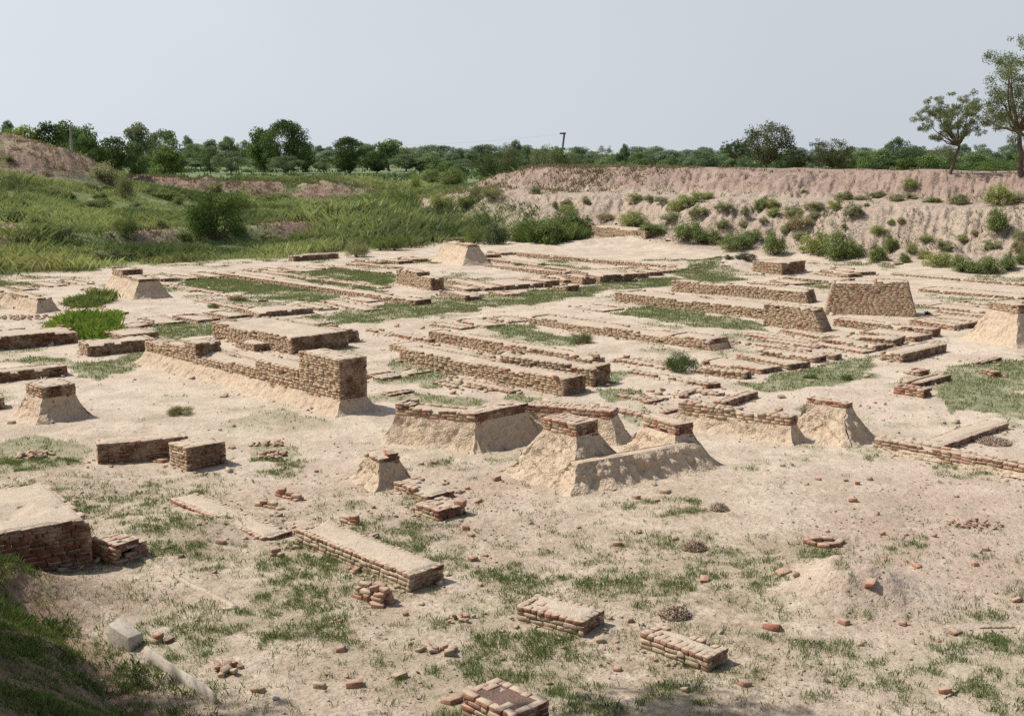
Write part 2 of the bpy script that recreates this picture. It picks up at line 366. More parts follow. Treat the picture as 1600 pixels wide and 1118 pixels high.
def zone(x, y):
    """meadow, bare bank and field cover"""
    a = .7071*(x-y); b = .7071*(x+y); wob = fbm(x*.09, y*.09, 3, 3)
    c = -(a+55)+wob*3; n = b-55.5+fbm(x*.13, y*.13, 9, 3)*2.2
    m = ss(-84, -66, a+wob*4)
    bank = ss(-1, .8, n)*m*(y > 30)
    f = fbm(x*.22, y*.22, 151, 4)
    sc = 7+3.0*fbm(x*.07, y*.07, 21, 2)
    bare = ss(.0, .25, f+.12)*ss(sc-1.5, sc-.2, c)*ss(sc+3.0, sc+1.2, c)
    s2 = ss(118, 122, y+wob*4)*ss(138, 130, y)*ss(-46, -40, x)*ss(-12, -18, x)
    dx = (x+49)/17.0; dy = (y-99)/11.0; mound = ss(1.1, .75, dx*dx+dy*dy+.25*f)
    bare = np.maximum(np.maximum(bare, s2*ss(-.5, .1, f+.1)), mound*np.clip(.95-.5*ss(.15, .4, f), 0, 1))
    bare = np.maximum(bare, .75*ss(.30, .45, f)*ss(1, 4, c))
    for px_, py_, rx_, ry_ in ((245, 362, 38, 9), (470, 366, 62, 9), (300, 345, 30, 3)):
        q_ = sight(px_, py_); kk = q_[1]/FOC
        bare = np.maximum(bare, np.exp(-((x-q_[0])/(rx_*kk))**4-((y-q_[1])/(ry_*kk*9))**4)*ss(-.5, -.1, f))
    md = ss(-1.6, 1.0, c+1.6*fbm(x*.55, y*.55, 271, 3))*(1-bank)*(1-bare)*(y > 30)
    # green spills round the left end of the bank and along its toe
    md = np.maximum(md, ss(-50, -62, a+wob*5)*ss(-1.5, .5, n)*ss(5, 2.0, n)*(y > 30)*.85)
    field = np.maximum(ss(128, 150, y)*ss(60, 30, b-55), ss(45, 52, n))
    field = field*(1-s2)
    return md*(1-field), np.maximum(bare, bank)*(1-field*ss(30, 45, n)), field

def build_ground():
    az = np.concatenate([np.linspace(-75, -25, 90)[:-1], np.linspace(-25, 25, 860), np.linspace(25, 75, 90)[1:]])*math.pi/180
    r = np.concatenate([np.exp(np.linspace(math.log(2.2), math.log(7), 60))[:-1], np.exp(np.linspace(math.log(7), math.log(135), 820)), np.exp(np.linspace(math.log(135), math.log(5200), 130))[1:]])
    Rr, Az = np.meshgrid(r, az, indexing='ij')
    x = (Rr*np.sin(Az)).ravel(); y = (Rr*np.cos(Az)).ravel()
    z = terrain(x, y)
    tf = turf_mask(x, y)*(y < 62); md, bk, fl = zone(x, y)
    s = (x-GQ1[0])*gn[0]+(y-GQ1[1])*gn[1]
    soil = ss(16.5, 14.5, y)*ss(-.5, .2, s)*.9
    sb = flat(-15, 948); soil = np.maximum(soil, .9*np.exp(-.8*(((x-sb[0])/1.3)**2+((y-sb[1])/.95)**2))*ss(15.2, 14.2, y))
    rough = np.clip(ss(25, 16, y+.25*x)*(.75+.7*fbm(x*.5, y*.5, 161, 3)), 0, 1)
    pk = ell(x, y, PINKS)*(y < 45)
    site = (1-md)*(1-fl)
    me = make_mesh('ground', np.stack([x, y, z], 1), [grid_faces(len(r), len(az))[:, ::-1]], M_GROUND, None, True,
                   {'grass': tf*site*(1-bk)*(.4+.6*ss(18, 24, y)), 'pink': pk, 'rough': rough, 'soil': soil, 'bank': bk, 'meadow': md, 'field': fl, 'red': ss(-6, -12, x)*(y > 50)})
    tag(link('ground', me), kind='structure')
build_ground()

def blades(name, xy, zoff, h, wid, nb, spread, cols, lean=.35, mat_=None):
    """tufts of grass blades as one mesh; h, wid are per tuft"""
    n = len(xy); k = n*nb
    base = np.repeat(xy, nb, 0)+rng.normal(0, 1, (k, 2))*np.repeat(spread, nb)[:, None]
    H = np.repeat(h, nb)*rng.uniform(.55, 1.15, k); W = np.repeat(wid, nb)*rng.uniform(.7, 1.3, k)
    an = rng.uniform(0, 2*math.pi, k); la = rng.uniform(0, 2*math.pi, k); lm = H*lean*rng.uniform(.2, 1.5, k)
    z = terrain(base[:, 0], base[:, 1])-.01
    dx, dy = np.cos(an)*W*.5, np.sin(an)*W*.5
    V = np.zeros((k, 4, 3))
    V[:, 0] = np.stack([base[:, 0]-dx, base[:, 1]-dy, z], 1); V[:, 1] = np.stack([base[:, 0]+dx, base[:, 1]+dy, z], 1)
    mxp = np.stack([np.cos(la)*lm*.3, np.sin(la)*lm*.3, H*.6], 1)+np.stack([base[:, 0], base[:, 1], z], 1)
    V[:, 2] = mxp+np.stack([dx*.8, dy*.8, 0*dx], 1)
    V[:, 3] = np.stack([base[:, 0]+np.cos(la)*lm, base[:, 1]+np.sin(la)*lm, z+H], 1)
    i = np.arange(k)*4
    F = np.stack([i, i+1, i+2, i+3], 1)
    c = np.repeat(cols, nb, 0)*rng.uniform(.75, 1.25, (k, 1))
    C = np.repeat(c[:, None], 4, 1); C[:, 0] *= .8; C[:, 1] *= .8; C[:, 3] *= 1.1
    me = make_mesh(name, V.reshape(-1, 3), [F], mat_ or M_GRASS, C.reshape(-1, 3))
    return me
def greens(n, a=(.085, .135, .035), b=(.16, .19, .065)):
    t = rng.random((n, 1)); return np.array(a)*(1-t)+np.array(b)*t
def scatter(n, lo, hi, half, dens):
    """points in a wedge in front of the viewpoint, thinned by a density function"""
    y = np.sqrt(rng.uniform(lo*lo, hi*hi, n)); x = rng.uniform(-half, half, n)*y
    k = rng.random(n) < dens(x, y)
    return np.stack([x[k], y[k]], 1)
def grass_all():
    site = lambda x, y: 1-np.clip(zone(x, y)[0]+zone(x, y)[1]+zone(x, y)[2], 0, 1)
    P = scatter(260000, 8.5, 21, .47, lambda x, y: np.maximum(turf_mask(x, y)**1.15*ss(-.25, .2, fbm(x*4.5, y*4.5, 251, 3)), .10*ss(20, 15, y+.25*x)*ss(-.1, .3, fbm(x*1.6, y*1.6, 255, 3))))
    n = len(P); d = P[:, 1]
    me1 = blades('turf_grass', P, 0, rng.uniform(.02, .085, n), np.full(n, .0045), 6, np.full(n, .028), greens(n, (.10, .16, .05), (.22, .26, .10)))
    tag(link('turf_grass', me1), 'short green turf growing in patches on the sandy foreground', 'grass', kind='stuff')
    P = scatter(330000, 20, 62, .47, lambda x, y: (turf_mask(x, y)**2.0)*site(x, y)*np.clip(y/62, .3, 1))
    n = len(P); d = P[:, 1]
    me2 = blades('turf_grass', P, 0, rng.uniform(.04, .095, n), .0005*d, 5, .0018*d, greens(n, (.16, .195, .085), (.27, .28, .145)))
    tag(link('turf_grass', me2), 'short green turf between the low brick foundations', 'grass', kind='stuff')
    # rank grass on the near slope
    def dn(x, y):
        s = (x-GQ1[0])*gn[0]+(y-GQ1[1])*gn[1]
        return ss(15.3, 14.3, y)*ss(-.45, -.1, s)*np.clip(.15+1.7*fbm(x*1.1, y*1.1, 241, 3), 0, 1)
    P = scatter(60000, 8.5, 15.5, .47, dn); n = len(P)
    me6 = blades('slope_grass', P, 0, rng.uniform(.04, .11, n), np.full(n, .0055), 6, np.full(n, .035), greens(n, (.07, .115, .035), (.16, .19, .07)), .6)
    tag(link('slope_grass', me6), 'rank green grass on the shaded earth slope at the lower left', 'grass', kind='stuff')
    # meadow beyond the dig
    def dm(x, y): return zone(x, y)[0]*np.clip(.75+1.0*fbm(x*.3, y*.3, 171, 3), .15, 1)
    P = scatter(80000, 46, 150, .47, dm); n = len(P); d = P[:, 1]
    hh = np.clip(.32+.85*fbm(P[:, 0]*.2, P[:, 1]*.2, 181, 4), .10, 1.1)*rng.uniform(.7, 1.2, n)
    hh = hh+.22*ss(-1, .5, -(.7071*(P[:, 0]-P[:, 1])+55))*ss(7, 2, -(.7071*(P[:, 0]-P[:, 1])+55))
    tall = np.exp(-(((P[:, 0]+9.5)/5.0)**2+((P[:, 1]-80)/9.0)**2)); hh = hh+tall*1.0
    t = np.clip(.5+1.9*fbm(P[:, 0]*.17, P[:, 1]*.17, 191, 4), 0, 1)[:, None]
    cc = np.array((.13, .17, .075))*(1-t)+np.array((.37, .40, .19))*t; br = (fbm(P[:, 0]*.3, P[:, 1]*.3, 195, 3) > .28)[:, None]; cc = np.where(br, cc*np.array((1.02, .93, .92)), cc)
    me3 = blades('meadow_grass', P, 0, hh*.9, .00030*d, 12, .14+hh*.28, cc, .8)
    tag(link('meadow_grass', me3), 'long green grass covering the ground beyond the ruins', 'grass', kind='stuff')
    # dry tussocks on the upper bank
    def dd(x, y):
        b = .7071*(x+y); a = .7071*(x-y); n_ = b-55.5
        return zone(x, y)[1]*ss(7, 10, n_)*ss(19, 14, n_)*np.clip(.5+1.3*fbm(x*.5, y*.5, 201, 3), 0, 1)*(.05+.95*ss(-46, -60, a))
    def dd2(x, y): return np.maximum(dd(x, y), zone(x, y)[1]*ss(-5, -9, x)*(y < 140)*.30)
    P = scatter(130000, 55, 140, .47, dd2); n = len(P)
    t = rng.random((n, 1)); cc = np.array((.16, .11, .075))*(1-t)+np.array((.20, .18, .09))*t
    me4 = blades('dry_grass', P, 0, rng.uniform(.10, .32, n), np.full(n, .045), 7, np.full(n, .13), cc*1.25, .5)
    tag(link('dry_grass', me4), 'dry brown tussocks dotted over the upper pink bank', 'grass', kind='stuff')
    # crop rows in the fields
    P = scatter(16000, 165, 420, .47, lambda x, y: zone(x, y)[2]*np.clip(.4+1.5*fbm(x*.03, y*.03, 211, 2), 0, .9)); n = len(P)
    me5 = blades('field_crop', P, 0, rng.uniform(.4, 1.0, n), np.full(n, .35), 4, np.full(n, .5), greens(n, (.09, .14, .055), (.14, .185, .08)), .4)
    tag(link('field_crop', me5), 'green crop growing in the flat fields before the far treeline', 'crop', kind='stuff')
grass_all()
# ------------------------------------------------------------------ brickwork
def rounded_brick():
    c = []; faces = []
    S = [(i, j, k) for i in (-1, 1) for j in (-1, 1) for k in (-1, 1)]
    idx = {}
    for s in S:
        for ax in range(3):
            idx[(s, ax)] = len(c); c.append((s, ax))
    def add(keys): faces.append([idx[k] for k in keys])
    for ax in range(3):
        o1, o2 = [q for q in range(3) if q != ax]
        for sg in (-1, 1):
            lst = []
            for p, q in ((-1, -1), (1, -1), (1, 1), (-1, 1)):
                s = [0, 0, 0]; s[ax] = sg; s[o1] = p; s[o2] = q; lst.append((tuple(s), ax))
            add(lst)
        for p in (-1, 1):
            for q in (-1, 1):
                s1 = [0, 0, 0]; s1[ax] = -1; s1[o1] = p; s1[o2] = q; s2 = list(s1); s2[ax] = 1
                s1, s2 = tuple(s1), tuple(s2)
                add([(s1, o1), (s2, o1), (s2, o2), (s1, o2)])
    tris = [[idx[(s, ax)] for ax in range(3)] for s in S]
    def vert(s, ax): return [s[q]*(1.0 if q == ax else .86) for q in range(3)]
    P = np.array([vert(*k) for k in c])
    def orient(F):
        out = []
        for f in F:
            p = P[f]; nn = np.cross(p[1]-p[0], p[2]-p[0])
            out.append(f if np.dot(nn, p.mean(0)) > 0 else f[::-1])
        return np.array(out)
    ci = np.array([S.index(k[0]) for k in c])
    return np.array([k[0] for k in c], float), np.array([k[1] for k in c]), ci, orient(faces), orient(tris)
RB_S, RB_AX, RB_C, RB_Q, RB_T = rounded_brick()
BX = np.array([(i, j, k) for i in (-1, 1) for j in (-1, 1) for k in (-1, 1)], float)
BXF = np.array([(0, 1, 3, 2), (4, 6, 7, 5), (0, 4, 5, 1), (2, 3, 7, 6), (0, 2, 6, 4), (1, 5, 7, 3)])
class Bricks:
    def __init__(s): s.c = []; s.u = []; s.h = []; s.k = []
    def add(s, c, ang, h, colr): s.c.append(c); s.u.append(ang); s.h.append(h); s.k.append(colr)
    def mesh(s, name, near, jit=.0042, tilt=0.0, mat_=None):
        n = len(s.c)
        c = np.array(s.c, float); a = np.array(s.u, float); h = np.array(s.h, float); kc = np.array(s.k, float)
        if near:
            r = np.minimum(.007, h.min(1)*.3)[:, None, None]
            loc = RB_S[None]*h[:, None, :]
            keep = np.eye(3)[RB_AX]
            loc = loc-RB_S[None]*r*(1-keep[None])
            J = rng.normal(0, jit, (n, 8, 3))[:, RB_C]
            quads, tris = RB_Q, RB_T
        else:
            loc = BX[None]*h[:, None, :]; J = rng.normal(0, jit, (n, 8, 3)); quads, tris = BXF, None
        loc = loc+J
        if tilt:
            tx = rng.normal(0, tilt, (n, 1)); ty = rng.normal(0, tilt, (n, 1))
            loc[:, :, 2] += loc[:, :, 0]*tx+loc[:, :, 1]*ty
        ca, sa = np.cos(a)[:, None], np.sin(a)[:, None]
        V = np.stack([loc[:, :, 0]*ca-loc[:, :, 1]*sa, loc[:, :, 0]*sa+loc[:, :, 1]*ca, loc[:, :, 2]], -1)+c[:, None]
        m = V.shape[1]; off = (np.arange(n)*m)[:, None, None]
        F = [(quads[None]+off).reshape(-1, 4)]
        if tris is not None: F.append((tris[None]+off).reshape(-1, 3))
        return make_mesh(name, V.reshape(-1, 3), F, mat_ or M_BRICK, np.repeat(kc, m, 0))
VAR = [.78, 1.2]
def brick_col(red):
    t = random.random(); k = random.uniform(*VAR)
    if random.random() < red: c = np.array((.39, .175, .115))*(1-t)+np.array((.34, .185, .13))*t
    else: c = np.array((.46, .345, .235))*(1-t)+np.array((.38, .27, .175))*t
    if random.random() < .04: c = c*.6
    return c*k
ADIR, BDIR = R(-46.5), R(43.5)
CH = .058                                       # height of one course

def survey(v, p1, p2, q, b, w=None, snap=7):
    """plan position, size and height of a wall from its sighted corners"""
    p1, p2, b = pix(v, p1), pix(v, p2), pix(v, b)
    B = sight(*b); z0 = gz(*B)
    t = (b[0]-p1[0])/(p2[0]-p1[0]); yt = p1[1]+t*(p2[1]-p1[1])
    yy = -(yt-559)/FOC; slope = (-math.sin(TH)+yy*math.cos(TH))/(math.cos(TH)+yy*math.sin(TH))
    z = EYE+B[1]*slope
    z = max(z, z0+.05)
    d = flat(*p2, z)-flat(*p1, z); a = math.atan2(d[1], d[0])
    for s in (ADIR, BDIR):
        if abs(a-s) < R(snap): a = s
    return place(p1, p2, pix(v, q) if q else None, B, a, z0, z, w)
def place(p1, p2, q, B, a, z0, z, w):
    u = np.array([math.cos(a), math.sin(a)]); vv = np.array([-u[1], u[0]])
    def hit(px):
        k = (px-800)/FOC
        # plan direction of the sight column at height z on the line B + s u : x = kx * y
        yy = -(p1[1]-559)/FOC if px == p1[0] else -(p2[1]-559)/FOC
        r = np.array([k, math.cos(TH)+yy*math.sin(TH)]); M = np.array([[r[0], -u[0]], [r[1], -u[1]]])
        s = np.linalg.solve(M, B)
        return r*s[0]
    P1, P2 = hit(p1[0]), hit(p2[0])
    if np.dot(P2-P1, u) < 0: P1, P2 = P2, P1
    L = max(.2, float(np.linalg.norm(P2-P1)))
    if w is None:
        w = abs(float(np.dot(flat(*q, z)-P1, vv)))
    w = min(max(w, .2), 6)
    return dict(o=P1, u=u, v=vv, a=a, L=L, w=w, z0=z0, z=z)
def survey_pier(v, p1, p2, q, bc, corner, k, w=None):
    """as survey(), for a wall whose foot is hidden in a mud slope with foot corner bc"""
    p1, p2, bc = pix(v, p1), pix(v, p2), pix(v, bc)
    B0 = sight(*bc); z0 = gz(*B0); C = p1 if corner == 1 else p2
    best = None
    for h in np.linspace(.15, 2.2, 300):
        c = flat(*C, z0+h); e = abs((c[1]-B0[1])-1.414*k*h)
        if best is None or e < best[0]: best = (e, h, c)
    h, c = best[1], best[2]; z = z0+h
    d = flat(*p2, z)-flat(*p1, z); a = math.atan2(d[1], d[0])
    a = next((s for s in (ADIR, BDIR) if abs(a-s) < R(7)), a)
    return place(p1, p2, pix(v, q) if q else None, c, a, z0, z, w)

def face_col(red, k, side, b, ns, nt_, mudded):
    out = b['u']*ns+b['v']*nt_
    shade_side = float(np.dot(out, (.7071, -.7071))) > .6            # the side away from the sun is redder, with shade darkened into its colour; the other side is washed over with mud
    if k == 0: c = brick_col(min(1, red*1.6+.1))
    else: c = brick_col(min(1, red+.35) if shade_side else red)
    if shade_side: return c*np.array((.44, .385, .35))
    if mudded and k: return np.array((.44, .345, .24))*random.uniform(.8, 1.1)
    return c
def drop_fn(b, amp, seed):
    def f(s, t): return 1.5*amp*np.clip(fbm(s*1.1+seed*3.1, t*1.1, 300+seed, 3)*2.4-.1, 0, 1)
    return f
def block_bricks(BB, b, near, red, zb, batter=(0, 0, 0, 0), amp=.05, seed=0, top_fill=True, omit=.02, mudded=False, header=False):
    """four faces of brick courses, plus bricks laid over the top course"""
    o, u, v, L, w, z = b['o'], b['u'], b['v'], b['L'], b['w'], b['z']
    f = drop_fn(b, amp, seed)
    n = max(1, int(math.ceil((z-zb)/CH)))
    sides = [(0, 0, 1, 0, L, 0), (L, 0, 0, 1, w, 1), (L, w, -1, 0, L, 2), (0, w, 0, -1, w, 3)]
    for k in range(n):
        zc = z-CH*(k+.5)
        for s0, t0, ds, dt, length, side in sides:
            bat = batter[side]*k*CH
            prev = batter[(side-1) % 4]*k*CH; nxt = batter[(side+1) % 4]*k*CH
            ns, nt_ = dt, -ds                       # outward normal in (s, t)
            x = -prev-(random.uniform(0, .1) if (k % 2) else 0.0)
            end = length+nxt
            while x < end-.03:
                bl = random.choice((.185, .19, .195, .095, .18)) if not (header and k == 0) else .098; bl = min(bl, end-x)
                if x < -prev: bl = bl-(-prev-x); x = -prev
                if bl > .05:
                    m = x+bl/2; dep = .045
                    pr = rng.normal(0, .005)+(.0 if random.random() > .06 else .009)
                    ss_ = s0+ds*m+ns*(bat-dep+pr); tt = t0+dt*m+nt_*(bat-dep+pr)
                    gap = float(f(np.array(ss_), np.array(tt)))
                    om = omit*(3 if k == 0 else 1)
                    if zc+.02 < z-gap+.025 and random.random() > om:
                        c = o+u*ss_+v*tt
                        sag = .012*float(fbm(np.array(c[0]*.7), np.array(c[1]*.7), 320, 2))
                        ang = b['a'] if dt == 0 else b['a']+math.pi/2
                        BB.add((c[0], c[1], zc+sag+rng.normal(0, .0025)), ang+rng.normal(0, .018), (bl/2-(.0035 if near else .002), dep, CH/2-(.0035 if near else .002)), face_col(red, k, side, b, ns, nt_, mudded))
                x += bl
    if top_fill:
        s = .20
        t = .1
        while t < w-.1:
            s = .1+random.uniform(0, .07)
            while s < L-.1:
                if float(f(np.array(s), np.array(t))) < .02:
                    c = o+u*s+v*t
                    BB.add((c[0], c[1], z-CH/2+rng.normal(-.004, .005)), b['a']+math.pi/2+rng.normal(0, .03), (.088, .044, CH/2-.004), brick_col(min(1, red*1.6+.1)))
                s += .097
            t += .185
def block_cap(b, bias, amp, seed, lump=.018):
    o, u, v, L, w, z = b['o'], b['u'], b['v'], b['L'], b['w'], b['z']
    d = max(3, o[1]); st = np.clip(d*.004, .035, .16)
    nu = int(np.clip(L/st, 4, 90))+1; nv = int(np.clip(w/st, 3, 40))+1
    e = .014
    S, T = np.meshgrid(np.linspace(e, L-e, nu), np.linspace(e, w-e, nv), indexing='ij')
    X = o[0]+u[0]*S+v[0]*T; Y = o[1]+u[1]*S+v[1]*T
    edge = np.minimum(np.minimum(S, L-S), np.minimum(T, w-T))
    jag = .05*fbm(X*5, Y*5, 340+seed, 2)
    Z = z-drop_fn(b, amp, seed)(S, T)+bias+lump*fbm(X*2.2, Y*2.2, 350+seed, 3)+.006*fbm(X*14, Y*14, 355, 2)
    Z = Z-.035*(1-ss(.0, .08, edge+jag))
    Z[0, :] -= .05; Z[-1, :] -= .05; Z[:, 0] -= .05; Z[:, -1] -= .05
    return np.stack([X, Y, Z], -1).reshape(-1, 3), grid_faces(nu, nv)
def box_mesh(name, b, inset, zb, zt, batter, m):
    k = [(zt, 0.0), (zb, 1.0)]; V = []
    for zz, q in k:
        e = [inset-bt*(b['z']-zz) for bt in batter]
        for s, t in ((e[3], e[0]), (b['L']-e[1], e[0]), (b['L']-e[1], b['w']-e[2]), (e[3], b['w']-e[2])):
            p = b['o']+b['u']*s+b['v']*t; V.append((p[0], p[1], zz))
    F = [np.array([(0, 1, 2, 3), (4, 5, 1, 0), (5, 6, 2, 1), (6, 7, 3, 2), (7, 4, 0, 3)])]
    return V, F
def apron_mesh(b, z_top, slopes, near, seed, amp=.05):
    """battered mud slope round a wall: four rough faces meeting in sharp ridges"""
    V = []; F = []; base = 0; aa = amp/.05-1
    st = float(np.clip(b['o'][1]*.0011, .02, .08))
    zc = b['z0']; h = z_top-zc
    nl = int(np.clip(h/st, 8, 60))
    cor = [(0, 0), (b['L'], 0), (b['L'], b['w']), (0, b['w'])]
    nrm = [(0, -1), (1, 0), (0, 1), (-1, 0)]
    for i in range(4):
        sA, sB = cor[i], cor[(i+1) % 4]
        p, q = (i-1) % 4, (i+1) % 4
        ln = math.hypot(sB[0]-sA[0], sB[1]-sA[1])+slopes[p]*h+slopes[q]*h
        ne = int(np.clip(ln/st, 6, 330))
        tt = np.linspace(0, 1.06, nl+1)[:, None]; ee = np.linspace(0, 1, ne+1)[None, :]
        # convex slope: steep under the bricks, easing out at the foot
        prof = tt**1.15+.30*np.clip((tt-.72)/.34, 0, 1)**2.2
        oi, op, oq = slopes[i]*h*prof, slopes[p]*h*prof, slopes[q]*h*prof
        ax = sA[0]+nrm[i][0]*oi+nrm[p][0]*op; ay = sA[1]+nrm[i][1]*oi+nrm[p][1]*op
        bx = sB[0]+nrm[i][0]*oi+nrm[q][0]*oq; by = sB[1]+nrm[i][1]*oi+nrm[q][1]*oq
        S = ax*(1-ee)+bx*ee; T = ay*(1-ee)+by*ee
        X = b['o'][0]+b['u'][0]*S+b['v'][0]*T; Y = b['o'][1]+b['u'][1]*S+b['v'][1]*T
        Z = z_top-h*tt+0*ee
        g = terrain(X, Y)
        Z = Z+(g-zc)*np.clip(tt, 0, 1)
        dsp = amp*fbm(X*2.1+Z*1.7, Y*2.1-Z*1.3, 400+seed, 4)+.9*amp*fbm(X*7+Z*8, Y*7-Z*6, 405, 3)+.030*fbm(X*20+Z*17, Y*20-Z*15, 415, 3)
        win = np.clip(tt*5, 0.0, 1)
        rid = np.minimum(ee, 1-ee)*ln; dsp = (dsp*win)*np.clip(rid/.12+.25, 0, 1)
        nx = nrm[i][0]; ny = nrm[i][1]
        X = X+(b['u'][0]*nx+b['v'][0]*ny)*dsp; Y = Y+(b['u'][1]*nx+b['v'][1]*ny)*dsp; Z = Z+.4*dsp
        w2 = np.clip(tt*3.5, 0, 1)
        sl = .055*(1+aa)
        X2 = X+w2*(sl*fbm(X*2.3+Z*1.9, Y*2.3+9, 430+seed, 3)+.022*fbm(X*8+Z*6, Y*8, 440, 2))
        Y2 = Y+w2*(sl*fbm(X*2.3+17, Y*2.3+Z*1.9, 450+seed, 3)+.022*fbm(X*8+5, Y*8+Z*6, 460, 2))
        rill = np.clip(.10-np.abs(fbm(ee*ln*1.7+seed*7+i*3, tt*1.3+0*ee, 470+i, 3)), 0, 1)*.28*np.clip(tt*2.5, 0, 1)*np.clip((1.1-tt)*3, 0, 1)
        Z = Z+w2*.03*fbm(X*3, Y*3, 465, 3)-rill*.5
        X, Y = X2-rill*(b['u'][0]*nx+b['v'][0]*ny), Y2-rill*(b['u'][1]*nx+b['v'][1]*ny)
        V.append(np.stack([X, Y, Z], -1).reshape(-1, 3)); F.append(grid_faces(nl+1, ne+1)[:, ::-1]+base); base += (nl+1)*(ne+1)
    # lid under the bricks
    c = [b['o']+b['u']*s+b['v']*t for s, t in cor]
    V.append(np.array([(p[0], p[1], z_top-.01) for p in c])); F.append(np.array([(0, 1, 2, 3)])+base)
    return np.concatenate(V), [np.concatenate(F[:-1]), F[-1]]
WALLS = []
def wall(name, label, cat, b, red=.18, steps=(), apron=None, expose=None, batter=(0, 0, 0, 0), bias=-.004, amp=.05, capm=None, group=None, cap=True, omit=.02, lump=.018, aamp=.05, skirt=True, mudded=False, header=False):
    """one wall: Empty > brickwork, mortar_core, capping, mud_slope"""
    seed = len(WALLS)+1
    mid = b['o']+b['u']*b['L']/2+b['v']*b['w']/2
    near = b['o'][1] < 23
    if b['o'][1] > 28: red = red*.55; amp = max(amp, .055 if b['z']-b['z0'] > .15 else .03)
    VAR[:] = (.93, 1.06) if b['o'][1] > 28 else (.78, 1.2)
    t = empty(name, (mid[0], mid[1], gz(*mid)), label, cat, group); WALLS.append((t, b, mid))
    blocks = [(b, 0)]
    for (f0, f1, dz, *rest) in steps:
        wf = rest[0] if rest else 1.0
        bb = dict(b); bb['o'] = b['o']+b['u']*b['L']*f0; bb['L'] = b['L']*(f1-f0); bb['z'] = b['z']+dz; bb['w'] = b['w']*wf
        blocks.append((bb, 1))
    BB = Bricks(); cv = []; cf = []; kv = []; kf = []; nb = 0; nk = 0
    for bb, isstep in blocks:
        gmin = min(gz(*(bb['o']+bb['u']*s+bb['v']*tt)) for s in (0, bb['L']/2, bb['L']) for tt in (0, bb['w']))
        zb = gmin-.05
        if apron: zb = bb['z']-expose-(bb['z']-b['z'])-.06
        if isstep: zb = max(zb, b['z']-.04)if bb['z'] > b['z'] else zb
        tf = bb['o'][1] < 27 and bb['L']*bb['w'] < 14
        block_bricks(BB, bb, near, red, zb, batter, amp, seed, tf, omit, mudded, header)
        V, F = box_mesh('core', bb, .035 if near else .018, gmin-.25, bb['z']-1.5*amp-.05, batter, M_CORE)
        kv.append(np.array(V)); kf += [f+nk for f in F]; nk += 8
        if cap:
            V, F = block_cap(bb, bias, amp, seed, lump); cv.append(V); cf.append(F+nb); nb += len(V)
    link('brickwork', BB.mesh('brickwork', near, .0042 if near else .0025), t)
    link('mortar_core', make_mesh('mortar_core', np.concatenate(kv), [np.concatenate(kf)], M_CORE), t)
    if cap: link('sandy_capping', make_mesh('sandy_capping', np.concatenate(cv), [np.concatenate(cf)], capm or M_CAP, None, True), t)
    if apron:
        V, F = apron_mesh(b, b['z']-expose, apron, near, seed, aamp)
        link('mud_slope', make_mesh('mud_slope', V, F, M_MUD, None, False), t)
    # parts keep their place under the empty at the wall's foot
    for c in t.children: c.matrix_parent_inverse = t.matrix_basis.inverted()
    return t
# ------------------------------------------------------------------ the walls of the dig
def W(name, v, p1, p2, q, b, label, cat='wall ruin', w=None, **k):
    return wall(name, label, cat, survey(v, p1, p2, q, b, w), **k)
def PR(name, v, p1, p2, q, bc, corner, k, label, cat='wall ruin', w=None, ap=None, **kw):
    b = survey_pier(v, p1, p2, q, bc, corner, k, w)
    return wall(name, label, cat, b, apron=ap or (k, k, k, k), **kw)
GS = 'low brick footings beside the grassy street'
GE = 'low parallel brick footings by the two tall walls'
GB = 'low brick footings along the back of the dig'
# --- nearest row
W('brick_wall','Y3',(22,352),(365,440),(492,375),(365,525),'thick short brick block standing alone in the foreground, left of the narrower block','brick block',mudded=True,header=True,red=.5,bias=.004,lump=.012,amp=.02)
W('brick_wall','Y3',(655,480),(1005,620),(1138,580),(1005,700),'narrow foreground brick block with bare brick headers showing along its top','brick block',mudded=True,header=True,red=.5,bias=-.012,lump=.014,amp=.02)
W('brick_wall','P',(721,1080),(800,1118),(866,1098),(721,1128),'dark red brick stub with an earthy top at the bottom edge','brick block',red=.7,capm=M_SOIL,bias=.0,lump=.02,amp=.0)
W('brick_wall','P',(461,831),(640,898),(701,884),(640,925),'long low sand topped brick wall ending square above the ragged red brick stack','brick wall',mudded=True,header=True,red=.25,bias=.016,lump=.02,amp=.02)
W('brick_path','P',(264,764),(411,842),(316,752),(411,847),'flat strip of brick paving edged with red headers, left of the sand topped wall','brick strip',w=.5,header=True,red=.5,bias=.004,lump=.02,amp=.0)
W('brick_wall','X1',(497,310),(965,268),(435,285),(497,415),'long arm of the L shaped brick wall, its face in shadow','brick wall',mudded=True,red=.12,bias=.004,amp=.02)
W('brick_wall','X1',(865,290),(955,328),(1150,290),(958,450),'short squared arm of the L shaped brick wall with a worn brick corner','brick wall',red=.15,bias=0,amp=.03)
W('brick_wall','P',(-90,850),(141,809),(64,790),(146,884),'big sand topped brick wall in deep shadow at the left edge','brick wall',red=.45,w=2.2,bias=.012,amp=.08,omit=.05,lump=.03)
W('brick_wall','P',(141,838),(181,851),(182,838),(181,885),'crumbling stepped red brick end below the big shadowed wall','brick wall',red=.65,amp=.12,bias=-.02,w=.5,omit=.12)
W('brick_wall','X2',(705,498),(888,560),(1010,525),(888,608),'brick stub with red top bricks just in front of the small mud pier','brick block',red=.42,bias=-.006,amp=.03)
W('brick_wall','X2',(815,605),(935,650),(1035,598),(938,705),'small squared brick block with a bare brick top nearest the small mud pier','brick block',red=.4,bias=-.016,amp=.02)
